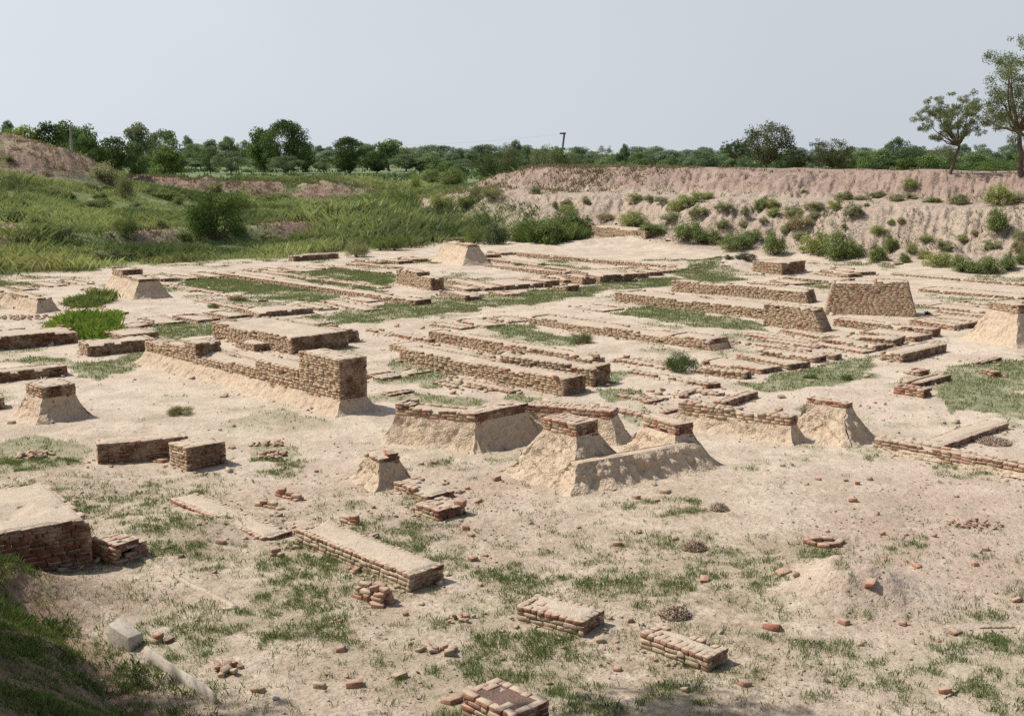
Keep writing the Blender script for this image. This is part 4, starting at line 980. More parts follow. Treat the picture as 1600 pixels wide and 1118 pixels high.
# single loose bricks : (view, x, y, length m, redness, where)
LOOSE = [('X1',(838,400),.26,.9,'brick leaning in the inner corner of the L shaped wall'),('X1',(800,400),.16,.8,'smaller brick beside the leaning one inside the L shaped wall'),
 ('X1',(1195,330),.2,.6,'lump right of the L shaped wall, nearest its shadow'),('X1',(1150,65),.3,.1,'dark flat brick lying on sand below the longest mud wall'),('X1',(60,205),.22,.5,'brick at the left foot of the brick topped mud pier'),
 ('X1',(1135,820),.2,.7,'flat red brick on the grass left of the brick strip'),('X1',(930,888),.14,.6,'small brick bit left of the brick strip, nearest the kerb line'),
 ('X1',(90,575),.2,.7,'brick on the sand above the big shadowed wall'),('X1',(35,545),.2,.8,'brick at the left edge above the big shadowed wall'),
 ('X1',(1200,215),.14,.5,'brick bit on the sand, second right of the L shaped wall'),('X1',(1130,237),.12,.3,'dark bit on the sand above the L shaped wall'),
 ('X2',(848,410),.14,.2,'dark round stone on the sand right of the small mud pier'),('X2',(912,408),.17,.6,'brick bit beside the dark round stone'),('X2',(1235,493),.24,.6,'loose orange brick alone on pale sand before the biggest pier'),
 ('X2',(1085,540),.14,.6,'red bit right of the brick stub with red top'),('X2',(1140,605),.18,.6,'red lump right of the small squared block'),('X2',(1050,668),.24,.8,'brick resting against the right end of the small squared block'),
 ('X2',(1075,742),.2,.7,'flat brick below the small squared block'),('X2',(1105,782),.17,.7,'brick lump right below the small squared block'),('X2',(600,795),.22,.5,'brick at the right side of the sand topped wall'),
 ('X2',(808,650),.12,.8,'red chip at the left foot of the small squared block'),('X2',(310,450),.12,.3,'dark bit left of the small mud pier'),
 ('Y2',(625,362),.24,.9,'flat red brick just below the ragged red stack'),('Y2',(505,765),.26,.85,'single red brick standing up in the foreground sand'),('Y2',(992,605),.22,.6,'dark brick lump at the right end of the lumps in the grass'),
 ('Y2',(438,590),.18,.4,'brown lump in the foreground sand above the single standing brick'),('Y2',(325,775),.2,.8,'thin red brick on edge in the foreground grass'),('Y2',(15,790),.2,.2,'dark stone at the foreground left near the white scrap'),
 ('Y2',(1115,122),.2,.6,'brick right of the squared end of the sand topped wall'),('Y2',(1150,258),.12,.4,'brick chip right below the squared end of the sand topped wall'),('Y2',(740,725),.24,.4,'flat brown brick in the foreground grass near the dark stub'),
 ('Y2',(1010,850),.34,.5,'tilted dark slab leaning on the dark red stub'),('Y2',(605,10),.2,.4,'dark brick on the right edge of the sand topped wall'),
 ('Y3',(448,540),.17,.8,'red chip at the foot of the thick foreground block'),('Y3',(610,440),.13,.7,'red chip between the two foreground blocks'),('Y3',(1190,760),.2,.95,'red brick lying right below the narrow foreground block'),
 ('Y3',(540,683),.14,.8,'red chip on the sand below the thick foreground block'),('Y3',(990,228),.24,.6,'thin red brick half buried above the narrow foreground block'),('Y3',(885,793),.12,.5,'brick chip in the grass at the bottom right of centre'),
 ('X3',(638,585),.2,.6,'brick at the grass edge before the biggest mud pier'),('X3',(790,560),.26,.2,'flat pale slab at the grass edge before the mud saddle'),('X3',(740,598),.16,.6,'brick bit in the grass before the mud saddle'),
 ('X3',(838,800),.16,.5,'upright brick chip by the upper twig heap'),('X3',(545,825),.22,.7,'flat brick on the sand below the biggest mud pier'),('X3',(720,430),.01,.5,''),
 ('X4',(437,602),.2,.8,'red lump alone on the sand below the bulging mud mound'),('X4',(522,493),.17,.85,'dark red lump below the bulging mud mound, rightmost of three'),('X4',(460,515),.16,.8,'red lump below the bulging mud mound, middle of three'),('X4',(400,503),.12,.7,'red lump below the bulging mud mound, leftmost of three'),
 ('X4',(258,490),.16,.8,'red brick below the left side of the bulging mud mound'),('X4',(75,425),.14,.4,'dark lump below the tan mud wall'),('X4',(585,770),.12,.8,'red chip right of the square brick ring'),
 ('Y4',(75,195),.28,.7,'brick on the left slope of the dirt mound'),('Y4',(145,205),.14,.7,'chip next to the brick on the left slope of the dirt mound'),('Y4',(20,475),.4,.8,'big flat red slab at the lower left of the dirt mound'),('Y4',(525,255),.26,.6,'brick on the right slope of the dirt mound'),
 ('Y4',(765,160),.2,.95,'orange brick on pale gravel right of the dirt mound'),('Y4',(905,800),.2,.9,'red brick on the sand at the bottom right'),('Y4',(1270,330),.18,.6,'brick lump at the right edge on the gravel'),('Y4',(960,500),.2,.8,'red brick pair at the lower edge of the gravel'),
 ('Y4',(390,447),.18,.85,'red brick below the dirt mound'),('Y4',(1115,72),.18,.15,'pale stone on the gravel at the upper right'),('Y4',(695,455),.16,.8,'round red lump below the gravel, above the grass'),('Y4',(1065,145),.14,.7,'red lump on the gravel right of the orange brick'),
 ('V13',(1155,268),.22,.8,'red brick right of the small brick cube'),('V13',(625,665),.14,.6,'dark lump on the sand above the red edged slab'),('V13',(265,595),.01,.6,''),
 ('V10',(1090,345),.45,.75,'flat red brick slab on sand left of the round green bush'),('V10',(755,615),.22,.15,'dark stone at the foot of the nearest squared wall end'),('V10',(480,640),.24,.8,'red brick at the foot of the ragged front wall'),('V10',(815,738),.3,.35,'dark flat brick on sand just above the pit wall'),
 ('V9',(325,220),.35,.5,'dark loose brick left of the long central wall'),('V9',(540,238),.35,.2,'brown loose brick right of the dark one by the long central wall'),('V9',(410,300),.3,.5,'brick fallen at the low crumbled wall'),
 ('V7',(497,255),.35,.8,'red brick standing at the corner of the square block'),('V12',(690,397),.2,.7,'red brick on the grass in front of the footings'),('V12',(1060,487),.2,.4,'dark brick on the sand left of the smallest block'),
 ('V11',(1080,10),.3,.4,''),('V14',(60,625),.12,.3,'dark chip at the left foot of the longest mud wall'),('V8',(900,437),.4,.4,'brick lying on the footings beside the tall right pier'),
 ('V12',(335,665),.26,.7,'flat red brick left of the bulging mud mound'),('V12',(310,775),.26,.8,'red brick on top of the tan mud wall')]
k = 0
for v, p, ln, red, lab in LOOSE:
    if not lab: continue
    c = at3(v, p); BB = Bricks(); ln = min(ln, .34)*.62
    BB.add((0, 0, 0), 0, (ln/2, min(ln*.4, .068), min(.034, ln*.27)), brick_col(red))
    o = link('loose_brick', BB.mesh('loose_brick', True, .007, .1, M_BROKEN)); k += 1
    # bricks lying on a wall rest on its top
    zt = c[2]
    for t_, b_, m_ in WALLS:
        if b_ is not None:
            r_ = c[:2]-b_['o']; s_, q_ = float(np.dot(r_, b_['u'])), float(np.dot(r_, b_['v']))
            if -.02 < s_ < b_['L']+.02 and -.02 < q_ < b_['w']+.02: zt = max(zt, b_['z']+.01)
    o.location = (c[0], c[1], zt+.016); o.rotation_euler = (rng.normal(0, .12), rng.normal(0, .12), rng.uniform(0, 3.1))
    tag(o, lab, 'brick', 'loose bricks lying on the ground')
# countless crumbs of brick
def crumbs():
    def dens(x, y): return np.clip(.05+1.2*ell(x, y, PINKS)+.5*ss(20, 14, y)*(.5+fbm(x*.6, y*.6, 221, 3)), 0, 1)*(zone(x, y)[0] < .3)
    P = scatter(26000, 8.6, 48, .47, dens); n = len(P); BB = Bricks(); z = terrain(P[:, 0], P[:, 1])
    for i in range(n):
        s = rng.uniform(.004, .012)*(1 if rng.random() > .06 else 2.0)*(1+P[i, 1]/60)
        cc = (brick_col(.8) if rng.random() < .4 else np.array((.42, .33, .24))*rng.uniform(.6, 1.15))*rng.uniform(.7, 1.1); BB.add((P[i, 0], P[i, 1], z[i]+s*.35), rng.uniform(0, 3.1), (s*1.3, s*rng.uniform(.6, 1), s*.55), cc)
    tag(link('brick_gravel', BB.mesh('brick_gravel', False, .0035, .3, M_BROKEN)), 'tiny crumbs of red brick and soil strewn over the sand', 'gravel', kind='stuff')
crumbs()

def wall_rubble():
    """broken bits fallen along the feet of the walls"""
    BB = Bricks(); Q = []
    for t_, b_, m_ in WALLS:
        if b_ is None: continue
        per = 2*(b_['L']+b_['w'])
        for i in range(int(per*7)):
            e = rng.uniform(0, per); L_, w_ = b_['L'], b_['w']; o_ = abs(rng.normal(0, .10))+.02
            if rng.random() < .25: o_ += rng.uniform(0, .4)
            if e < L_: s_, q_ = e, -o_
            elif e < L_+w_: s_, q_ = L_+o_, e-L_
            elif e < 2*L_+w_: s_, q_ = e-L_-w_, w_+o_
            else: s_, q_ = -o_, e-2*L_-w_
            p_ = b_['o']+b_['u']*s_+b_['v']*q_; k_ = rng.uniform(.010, .028)*(1+(rng.random() < .12)*1.2)
            cc = brick_col(.35)*rng.uniform(.75, 1.05) if rng.random() < .5 else np.array((.46, .37, .28))*rng.uniform(.75, 1.1)
            Q.append((p_[0], p_[1], k_, cc))
    Z = terrain(np.array([q[0] for q in Q]), np.array([q[1] for q in Q]))
    for (x_, y_, k_, cc), z_ in zip(Q, Z): BB.add((x_, y_, z_+k_*.3), rng.uniform(0, 3.1), (k_*1.4, k_*rng.uniform(.6, 1), k_*.55), cc)
    tag(link('brick_rubble', BB.mesh('brick_rubble', False, .005, .3, M_BROKEN)), 'broken bits of brick fallen along the feet of the old walls', 'rubble', kind='stuff')
wall_rubble()

# concrete block and kerb in the gully
def solid(name, pts, mat_, sub=0, nz=.0, parent=None):
    """closed solid between a lower and an upper polygon"""
    lo, hi = pts; n = len(lo)
    V = np.array(list(lo)+list(hi), float); F4 = np.array([(i, (i+1) % n, n+(i+1) % n, n+i) for i in range(n)])
    me = make_mesh(name, V, [F4, np.array([tuple(range(n, 2*n))]), np.array([tuple(range(n-1, -1, -1))])], mat_)
    o = link(name, me, parent)
    bm = o.modifiers.new('edge', 'BEVEL'); bm.width = .012; bm.segments = 2; bm.limit_method = 'ANGLE'
    return o
a0, a1, a2 = at3('Y1', (545, 560)), at3('Y1', (665, 590)), at3('Y1', (735, 545))
def up(p, h, d=(0, 0)): return (p[0]+d[0], p[1]+d[1], p[2]+h)
a3 = a0+(a2-a1)
o = solid('concrete_block', ([up(a0, -.1), up(a1, -.1), up(a2, -.1), up(a3, -.1)], [up(a0, .25, (.03, .03)), up(a1, .17), up(a2, .12), up(a3, .24, (0, .03))]), M_CONC)
tag(o, 'tilted pale concrete block with a broken corner in the shaded gully', 'concrete block')
k0, k1 = at3('Y1', (745, 640)), at3('Y1', (1105, 860))
V = []; n_ = 14; dirn = (k1-k0)[:2]; dirn = dirn/np.linalg.norm(dirn); nn_ = np.array([dirn[1], -dirn[0]])
if nn_[0] < 0: nn_ = -nn_
zs = [k0[2]+.16, k1[2]+.13]
for i in range(n_+1):
    f = i/n_; p = k0*(1-f)+k1*f; zz = zs[0]*(1-f)+zs[1]*f+rng.normal(0, .008)-.03*(i == n_)
    for d_, z_ in ((0, -.25), (0, 0), (.026, 0), (.026, -.25)): V.append((p[0]+nn_[0]*d_, p[1]+nn_[1]*d_, zz+z_))
Fk = grid_faces(n_+1, 4, True)
tag(link('concrete_kerb', make_mesh('concrete_kerb', np.array(V), [Fk, np.array([(0, 1, 2, 3), (4*n_+3, 4*n_+2, 4*n_+1, 4*n_)])], M_CONC)), 'thin concrete kerb slab half buried along the right side of the gully', 'kerb')
def kerb_line():
    P = [at3('Y1', p) for p in ((610, 55), (700, 100), (800, 150), (900, 205), (1000, 260), (1100, 305), (1180, 345), (1205, 370), (1150, 385))]
    V = []; m = 0
    Q = []
    for i in range(len(P)-1):
        for f in np.linspace(0, 1, 8, endpoint=False): Q.append(P[i]*(1-f)+P[i+1]*f)
    Q.append(P[-1])
    for i, p in enumerate(Q):
        d = (Q[min(i+1, len(Q)-1)]-Q[max(i-1, 0)])[:2]; d = d/np.linalg.norm(d); nn = np.array([-d[1], d[0]])
        g = gz(p[0], p[1])+rng.normal(0, .004)
        for o_, z_ in ((-.05, -.05), (-.05, .02), (.03, .024), (.05, -.05)): V.append((p[0]+nn[0]*o_+rng.normal(0, .004), p[1]+nn[1]*o_, g+z_))
    tag(link('mud_kerb', make_mesh('mud_kerb', np.array(V), [grid_faces(len(Q), 4, True)], M_CAP)), 'thin pale mud ridge running down from the shadowed wall to a hooked end', 'kerb')
kerb_line()
def twigs(label, v, p, rx, ry, hz, n, seed):
    c = at3(v, p); rs = np.random.default_rng(seed); BB = Bricks(); rx *= .62; ry *= .62; hz *= .62
    for i in range(n):
        r = math.sqrt(rs.random()); an = rs.uniform(0, 6.28)
        BB.add((c[0]+rx*r*math.cos(an), c[1]+ry*r*math.sin(an), c[2]+hz*(1-r*r)*rs.random()+.005), rs.uniform(0, 3.14), (rs.uniform(.012, .045), .0022, .0022), (1, 1, 1))
    tag(link('twig_heap', BB.mesh('twig_heap', False, .003, .6, M_TWIG)), label, 'twig heap')
twigs('low heap of dry brown twigs in the middle of the foreground sand','X3',(935,845),.26,.26,.16,2600,1)
twigs('low heap of dry brown twigs just above the narrow foreground block','Y3',(835,405),.28,.28,.16,2800,2)
twigs('little heap of dry twigs at the right end of the grass patch before the pier','X3',(1065,640),.20,.24,.12,1500,3)
twigs('dark heap of dry twigs below the red edged flat slab at the right','X4',(1150,298),.55,.6,.09,1800,4)
def stick(label, v, p, ln, ang):
    c = at3(v, p); BB = Bricks()
    for i in range(6): BB.add((c[0]+(i-2.5)*ln/6*math.cos(ang), c[1]+(i-2.5)*ln/6*math.sin(ang), c[2]+.015), ang+rng.normal(0, .08), (ln/11, .007, .007), (1, 1, 1))
    tag(link('dry_stick', BB.mesh('dry_stick', False, .003, 0, M_TWIG)), label, 'stick')
stick('thin dry stick lying on the pale gravel at the right edge','Y4',(1175,472),.42,.05)
stick('short dry stick beside the red brick at the bottom right','Y4',(940,815),.28,.7)
c = at3('Y2', (105, 830)); BB = Bricks(); BB.add((c[0], c[1], c[2]+.015), .4, (.042, .03, .013), (1, 1, 1))
tag(link('paper_scrap', BB.mesh('paper_scrap', True, .009, .3, M_PAPER)), 'crumpled white scrap of paper in the foreground grass', 'paper scrap')
# ------------------------------------------------------------------ trees and shrubs
def tube(P, r):
    """tapered tube along points"""
    P = np.asarray(P, float); n = len(P); ns = 7
    T = np.gradient(P, axis=0); T /= np.linalg.norm(T, axis=1)[:, None]+1e-9
    ref = np.where(np.abs(T[:, 2:3]) > .9, np.array([[1., 0, 0]]), np.array([[0, 0, 1.]]))
    A = np.cross(T, ref); A /= np.linalg.norm(A, axis=1)[:, None]; B = np.cross(T, A)
    an = np.linspace(0, 2*math.pi, ns, endpoint=False)
    V = P[:, None]+np.asarray(r)[:, None, None]*(A[:, None]*np.cos(an)[None, :, None]+B[:, None]*np.sin(an)[None, :, None])
    return V.reshape(-1, 3), grid_faces(n, ns, True)
def leaves(cent, rad, n, size, rs, droop=0.0, aspect=.55, spread=None):
    """leaf-sized faces through a set of clumps; darker low and inside, lighter on top"""
    wgt = rad.prod(1)**(2/3); ci = rs.choice(len(cent), n, p=wgt/wgt.sum())
    d = rs.normal(0, 1, (n, 3)); d /= np.linalg.norm(d, axis=1)[:, None]
    rr = rs.random(n)**.38*(1 if spread is None else rs.uniform(*spread, n))
    p = cent[ci]+d*rad[ci]*rr[:, None]
    p[:, 2] -= droop*rs.random(n)*rad[ci, 0]
    q = d*.7+rs.normal(0, .75, (n, 3)); q[:, 2] += .35; q /= np.linalg.norm(q, axis=1)[:, None]
    t = np.cross(q, rs.normal(0, 1, (n, 3))); t /= np.linalg.norm(t, axis=1)[:, None]
    if droop: t[:, 2] -= droop; t /= np.linalg.norm(t, axis=1)[:, None]
    s = np.cross(q, t)
    L = size*rs.uniform(.6, 1.4, n)[:, None]
    V = np.stack([p-t*L*.5, p+s*L*aspect*.5, p+t*L*.5, p-s*L*aspect*.5], 1)
    cl = rs.uniform(.72, 1.2, len(cent))
    k = cl[ci]*rs.uniform(.7, 1.25, n)
    C = np.stack([k*rs.uniform(.92, 1.12, n), k, k*rs.uniform(.8, 1.05, n)], 1)
    F = (np.arange(n)*4)[:, None]+np.arange(4)[None]
    return V.reshape(-1, 3), F, np.repeat(C, 4, 0)
def tree_kind(seed, shape, n, size, nl, open_=False, droop=0.0, trunk=.28, sparse=1.0):
    """unit-height tree: shape = (crown width / height, crown centre, crown half height)"""
    rs = np.random.default_rng(seed); wd, cz, hz = shape
    C = []; Rr = []
    while len(C) < nl:
        if open_:
            d = rs.normal(0, 1, 3); d /= np.linalg.norm(d); r = rs.random()**.4
            c = np.array([d[0]*wd*.5*r, d[1]*wd*.5*r, cz+d[2]*hz*r])
        else:
            z = rs.uniform(-1, 1); a = rs.uniform(0, 6.283)
            prof = (1-abs(z)**2.2)**.5*(1.08 if z < 0 else 1.0)*rs.uniform(.85, 1.1)
            r = wd*.5*max(.12, prof)*rs.random()**.42
            c = np.array([r*math.cos(a), r*math.sin(a), cz+z*hz])
        k = (.10 if open_ else .135)*rs.uniform(.6, 1.35)*sparse
        c[:2] *= 1-k/wd; c[2] = cz+(c[2]-cz)*(1-.6*k/hz)
        C.append(c); Rr.append((k*1.15, k*1.15, k*.8))
    C = np.array(C); Rr = np.array(Rr)
    top = (C[:, 2]+Rr[:, 2]).max(); sc = 1/top
    C[:, 2] *= sc
    V, F, K = leaves(C, Rr, n, size, rs, droop)
    crown = make_mesh('crown', V, [F], M_LEAF, K)
    # trunk and limbs
    TV = []; TF = []; b = 0
    fork = trunk; lean = rs.normal(0, .05, 2)
    def addt(P, r):
        nonlocal b
        v, f = tube(P, r); TV.append(v); TF.append(f+b); b += len(v)
    p0 = np.array([0, 0, -.04]); p1 = np.array([lean[0], lean[1], fork])
    tt = np.linspace(0, 1, 7)[:, None]
    P = p0*(1-tt)+p1*tt+np.concatenate([rs.normal(0, .008, (7, 2)), np.zeros((7, 1))], 1)
    r0 = .018 if open_ else .028
    addt(P, r0*(1.35-.5*tt[:, 0]))
    main = [i for i in np.argsort(-Rr[:, 0])[:(16 if open_ else 7)]]
    for i in main:
        q = C[i]; m = p1*.45+q*.55; m[2] = p1[2]*.5+q[2]*.5-.03; m[:2] += rs.normal(0, .03, 2)
        s = np.linspace(0, 1, 8)[:, None]
        P = p1*(1-s)**2+2*m*s*(1-s)+q*s**2+np.concatenate([rs.normal(0, .006, (8, 3))], 1)*s*(1-s)*3
        addt(P, r0*(.62 if open_ else .5)*(1.05-.85*s[:, 0]))
    tm = make_mesh('trunk', np.concatenate(TV), [np.concatenate(TF)], M_BARK, None, True)
    return crown, tm, wd
ROUND = [tree_kind(11+i, (w_, c_, h_), 6500, .046, 46, trunk=.14) for i, (w_, c_, h_) in enumerate([(.95, .53, .47), (.85, .54, .46), (1.15, .52, .46), (.75, .54, .46)])]
BROAD = [tree_kind(31+i, (w_, c_, h_), 5500, .05, 44, trunk=.18) for i, (w_, c_, h_) in enumerate([(1.5, .56, .42), (1.3, .6, .38)])]
SLIM = [tree_kind(41+i, (w_, c_, h_), 3000, .05, 26, trunk=.3) for i, (w_, c_, h_) in enumerate([(.55, .62, .36), (.62, .64, .34)])]
BIG = [tree_kind(51, (.85, .54, .46), 14000, .028, 90, trunk=.14, sparse=.85)]
LIGHT = [tree_kind(61+i, (w_, c_, h_), 8000, .032, 70, True, .5, trunk=.12, sparse=1.1) for i, (w_, c_, h_) in enumerate([(.95, .53, .46), (1.2, .5, .46)])]
ACACIA = [tree_kind(71, (1.0, .68, .32), 24000, .0145, 150, True, .35, trunk=.34, sparse=.42), tree_kind(75, (.85, .6, .40), 30000, .0115, 150, True, .5, trunk=.3, sparse=.45)]
TREES = []
G0 = (.155, .225, .075); GD = (.11, .165, .062); GY = (.28, .34, .07); GO = (.19, .215, .12); 
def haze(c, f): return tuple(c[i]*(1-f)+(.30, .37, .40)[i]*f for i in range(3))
def tree(kind, v, x, top, d, wpx, colr, label, base=None, group=None, lean=0.0, scale_w=None, rz=None):
    """x, top: sighted position of trunk and tree top; d: distance; wpx: crown width in view pixels"""
    crown, trunk, wd = kind
    px, ptop = pix(v, (x, top)); k = 3.285; wpx *= 1.22
    yy = -(ptop-559)/FOC
    X = (px-800)/FOC*d; Y = d
    if base is not None:
        q = sight(*pix(v, (x, base))); X, Y = q; d = Y
    z0 = gz(X, Y); zt = EYE+d*(-math.sin(TH)+yy*math.cos(TH))/(math.cos(TH)+yy*math.sin(TH))
    h = max(1.2, zt-z0); wm = wpx/k/FOC*d
    t = empty('tree', (X, Y, z0), label, 'tree', group)
    for nm, me in (('crown', crown), ('trunk', trunk)):
        o = link(nm, me, t); s = wm/wd
        o.scale = (s, s, h); o.color = colr+(1,)
        o.rotation_euler = (0, 0, rng.uniform(0, 6.28) if rz is None else rz)
    TREES.append(t); return t
R0, R1, R2, R3 = ROUND
# left group behind the red mound
tree(BROAD[1],'T1',20,205,150,110,haze(GD,.08),'tree cut by the left edge behind the red mound')
tree(SLIM[0],'T1',90,153,190,75,haze(GD,.15),'slim tree top rising highest at the far left behind the red mound')
tree(R1,'T1',95,192,160,120,haze(G0,.06),'rounded tree left of the yellow green one')
tree(R0,'T1',175,178,135,150,GY,'bright yellow green tree behind the red mound')
tree(R2,'T1',285,158,135,210,(.06,.10,.025),'full dark green tree just left of the concrete pole')
tree(R1,'T1',375,153,150,140,(.11,.15,.05),'dark tree right behind the concrete pole')
tree(R3,'T1',465,168,150,120,haze(G0,.05),'tree with a ragged top right of the concrete pole')
tree(BROAD[0],'T1',470,232,118,190,GD,'low bushy tree at the right foot of the red mound')
tree(R2,'T1',620,236,125,190,(.075,.115,.04),'broad dark tree at the end of the red mound')
tree(R1,'T1',715,262,180,100,haze(GD,.1),'darker round tree under the tall slender one')
tree(SLIM[1],'T1',745,163,260,112,haze(GO,.12),'tall slender tree standing above the treeline on the left')
tree(BROAD[0],'T1',870,198,270,170,haze(G0,.15),'umbrella shaped tree right of the tall slender one')
tree(R0,'T1',765,338,190,95,G0,'small bushy tree before the field, below the tall slender one')
tree(R0,'T1',880,282,170,150,(.14,.20,.06),'bushy bright tree in front of the crop field')
tree(BROAD[1],'T1',1010,272,330,150,haze(G0,.22),'pale hazy tree right of the umbrella shaped one')
tree(R1,'T1',985,233,420,60,haze(GD,.35),'hazy tree top peeping over the left treeline')
tree(R2,'T1',1100,288,240,105,haze(GD,.1),'dark round tree behind the green crop field')
tree(R0,'T1',1190,236,330,110,haze(G0,.2),'taller tree with a rough top left of the biggest tree')
tree(R2,'T1',1275,258,350,110,haze(G0,.24),'hazy tree touching the left side of the biggest tree')
tree(R1,'T1',1110,252,400,90,haze(G0,.3),'hazy tree between the umbrella shaped and the rough topped ones')
# the biggest tree and its neighbours
tree(BIG[0],'T2',165,148,0,205,(.075,.12,.04),'biggest dark tree standing alone before the fields',base=432)
tree(R3,'T2',45,185,0,130,(.11,.165,.05),'lighter tree leaning against the left of the biggest tree',base=425)
tree(R2,'T2',255,285,0,110,(.09,.135,.045),'low round tree against the right of the biggest tree',base=425)
tree(BIG[0],'T2',472,238,0,150,(.07,.11,.038),'second solitary dark tree, thick and rounded, right of the biggest one',base=430,rz=2.0)
tree(R1,'T2',618,312,0,105,(.08,.125,.042),'smaller dark tree before the field, right of the thick rounded one',base=428)
tree(SLIM[1],'T2',690,250,270,125,haze(G0,.12),'flat topped spreading tree behind the smaller dark one')
tree(R0,'T2',580,275,290,100,haze(G0,.15),'tree partly hidden behind the smaller dark one')
for i, (x, top, d, wp, hz_, lab) in enumerate([
 (340,284,480,75,.42,'hazy distant tree just right of the biggest tree'), (390,290,520,70,.45,'hazy distant tree between the two solitary dark trees'),
 (770,305,330,60,.22,'small dark tree in the gap above the fields'), (815,292,460,70,.38,'hazy tree over the middle fields, first right of the gap'),
 (858,294,440,65,.34,'hazy tree over the middle fields, second right of the gap'), (850,352,260,105,.14,'low dark bush like tree before the middle treeline'),
 (965,284,400,150,.24,'wide tree group crown in the middle treeline'), (1040,296,430,70,.3,'tree at the right end of the wide crown'),
 (1110,312,330,75,.18,'round tree right of the wide crown'), (1160,297,520,32,.4,'tiny round tree top above the middle treeline'),
 (740,300,560,80,.46,'faint tree at the horizon left of the gap'), (915,318,350,70,.2,'low round tree under the wide crown'),
 (1030,335,330,60,.2,'low round tree right below the wide crown'), (985,365,200,80,.06,'small green tree at the head of the grassy valley')]):
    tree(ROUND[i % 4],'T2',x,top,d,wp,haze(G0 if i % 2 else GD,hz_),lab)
tree(LIGHT[1],'T2',1215,290,150,180,(.085,.12,.045),'loose feathery tree at the left end of the pink bank')
tree(LIGHT[0],'T2',1300,262,165,110,haze(GO,.05),'feathery tree second from the left end of the pink bank')
for i, (x, top, d, wp, hz_, c_, lab) in enumerate([
 (20,255,300,62,.2,GD,'tree with a notched top left of the steel mast'), (70,288,280,52,.18,GD,'narrow tree next to the notched one, left of the steel mast'),
 (170,272,150,150,.03,GO,'feathery tree just left of the steel mast'), (235,285,160,90,.04,G0,'feathery tree behind the foot of the steel mast'),
 (290,308,170,110,.06,GO,'feathery low tree right of the steel mast'), (325,290,330,55,.25,GD,'dark tree with a pointed top right of the steel mast'),
 (400,312,420,60,.34,GD,'hazy low tree in the dip right of the steel mast'), (468,278,290,95,.2,GO,'tall grey green tree above the middle of the bank'),
 (568,275,300,56,.18,GD,'small dark tree standing out above the middle of the bank'), (545,320,250,90,.14,GD,'dark low tree under the one standing out'),
 (645,318,260,110,.14,G0,'broad low tree right of the one standing out'), (700,308,370,80,.3,GD,'hazy tree above the bank, behind the broad low one'),
 (760,322,450,80,.38,GD,'fainter hazy tree above the bank, left of the dip'), (830,318,480,80,.42,GD,'fainter hazy tree above the bank, in the dip'),
 (885,305,600,90,.5,GD,'palest blue tree on the horizon above the bank'), (960,326,600,90,.5,GD,'pale low tree on the horizon left of the thin trunked tree'),
 (1020,322,560,70,.46,GD,'pale low tree touching the thin trunked tree')]):
    k_ = LIGHT[i % 2] if c_ is GO else ROUND[i % 4]
    tree(k_,'T3',x,top,d,wp,haze(c_,hz_),lab)
tree(ACACIA[0],'T3',1135,250,100,150,(.06,.095,.035),'small tree with bare thin trunks on the bank, left of the big feathery one')
tree(LIGHT[0],'T3',1292,148,98,215,(.10,.118,.06),'big feathery grey green tree on the bank')
tree(LIGHT[1],'T4',290,238,96,205,(.085,.105,.05),'drooping feathery tree on the bank, second to the big one')
tree(LIGHT[1],'T4',130,305,97,120,(.06,.085,.035),'dark low tree between the two feathery ones')
tree(LIGHT[1],'T4',375,315,100,90,(.065,.09,.036),'low shrubby tree at the right of the drooping feathery one')
for i, (x, top, d, wp, hz_, c_, lab) in enumerate([
 (455,315,190,130,.10,G0,'rounded green tree behind the bank, first right of the feathery ones'), (560,298,230,120,.14,G0,'rounded green tree behind the bank, left of the tallest there'),
 (638,240,240,145,.14,GD,'tallest dark tree behind the bank, left of the open acacia'), (735,280,250,95,.16,GD,'dark tree right of the tallest behind the bank'),
 (690,345,120,170,.02,(.095,.14,.04),'broad bright green tree hugging the bank'), (800,330,140,170,.05,G0,'green tree behind the trunk of the open acacia'),
 (875,268,200,140,.1,GO,'pale green tree directly behind the open acacia'), (1035,315,190,150,.12,G0,'green tree right of the open acacia'),
 (1220,295,230,85,.16,GD,'hazy green tree left of the tall acacia at the right edge'), (1270,310,180,100,.1,G0,'green tree behind the trunk of the tall acacia'),
 (480,335,150,120,.06,G0,'low green tree just over the bank top'), (580,345,150,150,.06,(.07,.11,.035),'low wide green tree just over the bank top, left of the bright one')]):
    k_ = LIGHT[i % 2] if c_ is GO else ROUND[i % 4]
    tree(k_,'T4',x,top,d,wp,haze(c_,hz_),lab)
tree(ACACIA[0],'T4',935,5,0,340,(.16,.19,.10),'open crowned acacia with a twisted trunk on the bank top',base=432,rz=.6)
tree(ACACIA[1],'T4',1310,-320,0,480,(.16,.19,.10),'tall acacia with airy branches at the right edge',base=440,rz=1.1)
# far hazy treeline, one crown beside the next
ORD = 'first second third fourth fifth sixth seventh eighth ninth tenth eleventh twelfth thirteenth fourteenth fifteenth sixteenth seventeenth eighteenth nineteenth twentieth'.split()
NUM = ORD+['twenty %s' % o for o in ORD[:9]]+['thirtieth']+['thirty %s' % o for o in ORD[:9]]+['fortieth']+['forty %s' % o for o in ORD[:9]]+['fiftieth']+['fifty %s' % o for o in ORD[:9]]+['sixtieth']
for i in range(58):
    x = 8+i*28+rng.uniform(-6, 6); far = i % 3
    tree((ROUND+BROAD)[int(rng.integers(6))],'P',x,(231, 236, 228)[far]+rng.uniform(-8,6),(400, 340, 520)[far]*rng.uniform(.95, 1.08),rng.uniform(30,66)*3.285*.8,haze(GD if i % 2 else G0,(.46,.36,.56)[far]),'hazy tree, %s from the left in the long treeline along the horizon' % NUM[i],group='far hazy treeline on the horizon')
low = []
for i in range(36):
    x = 4+i*45+rng.uniform(-12, 12); low.append(x)
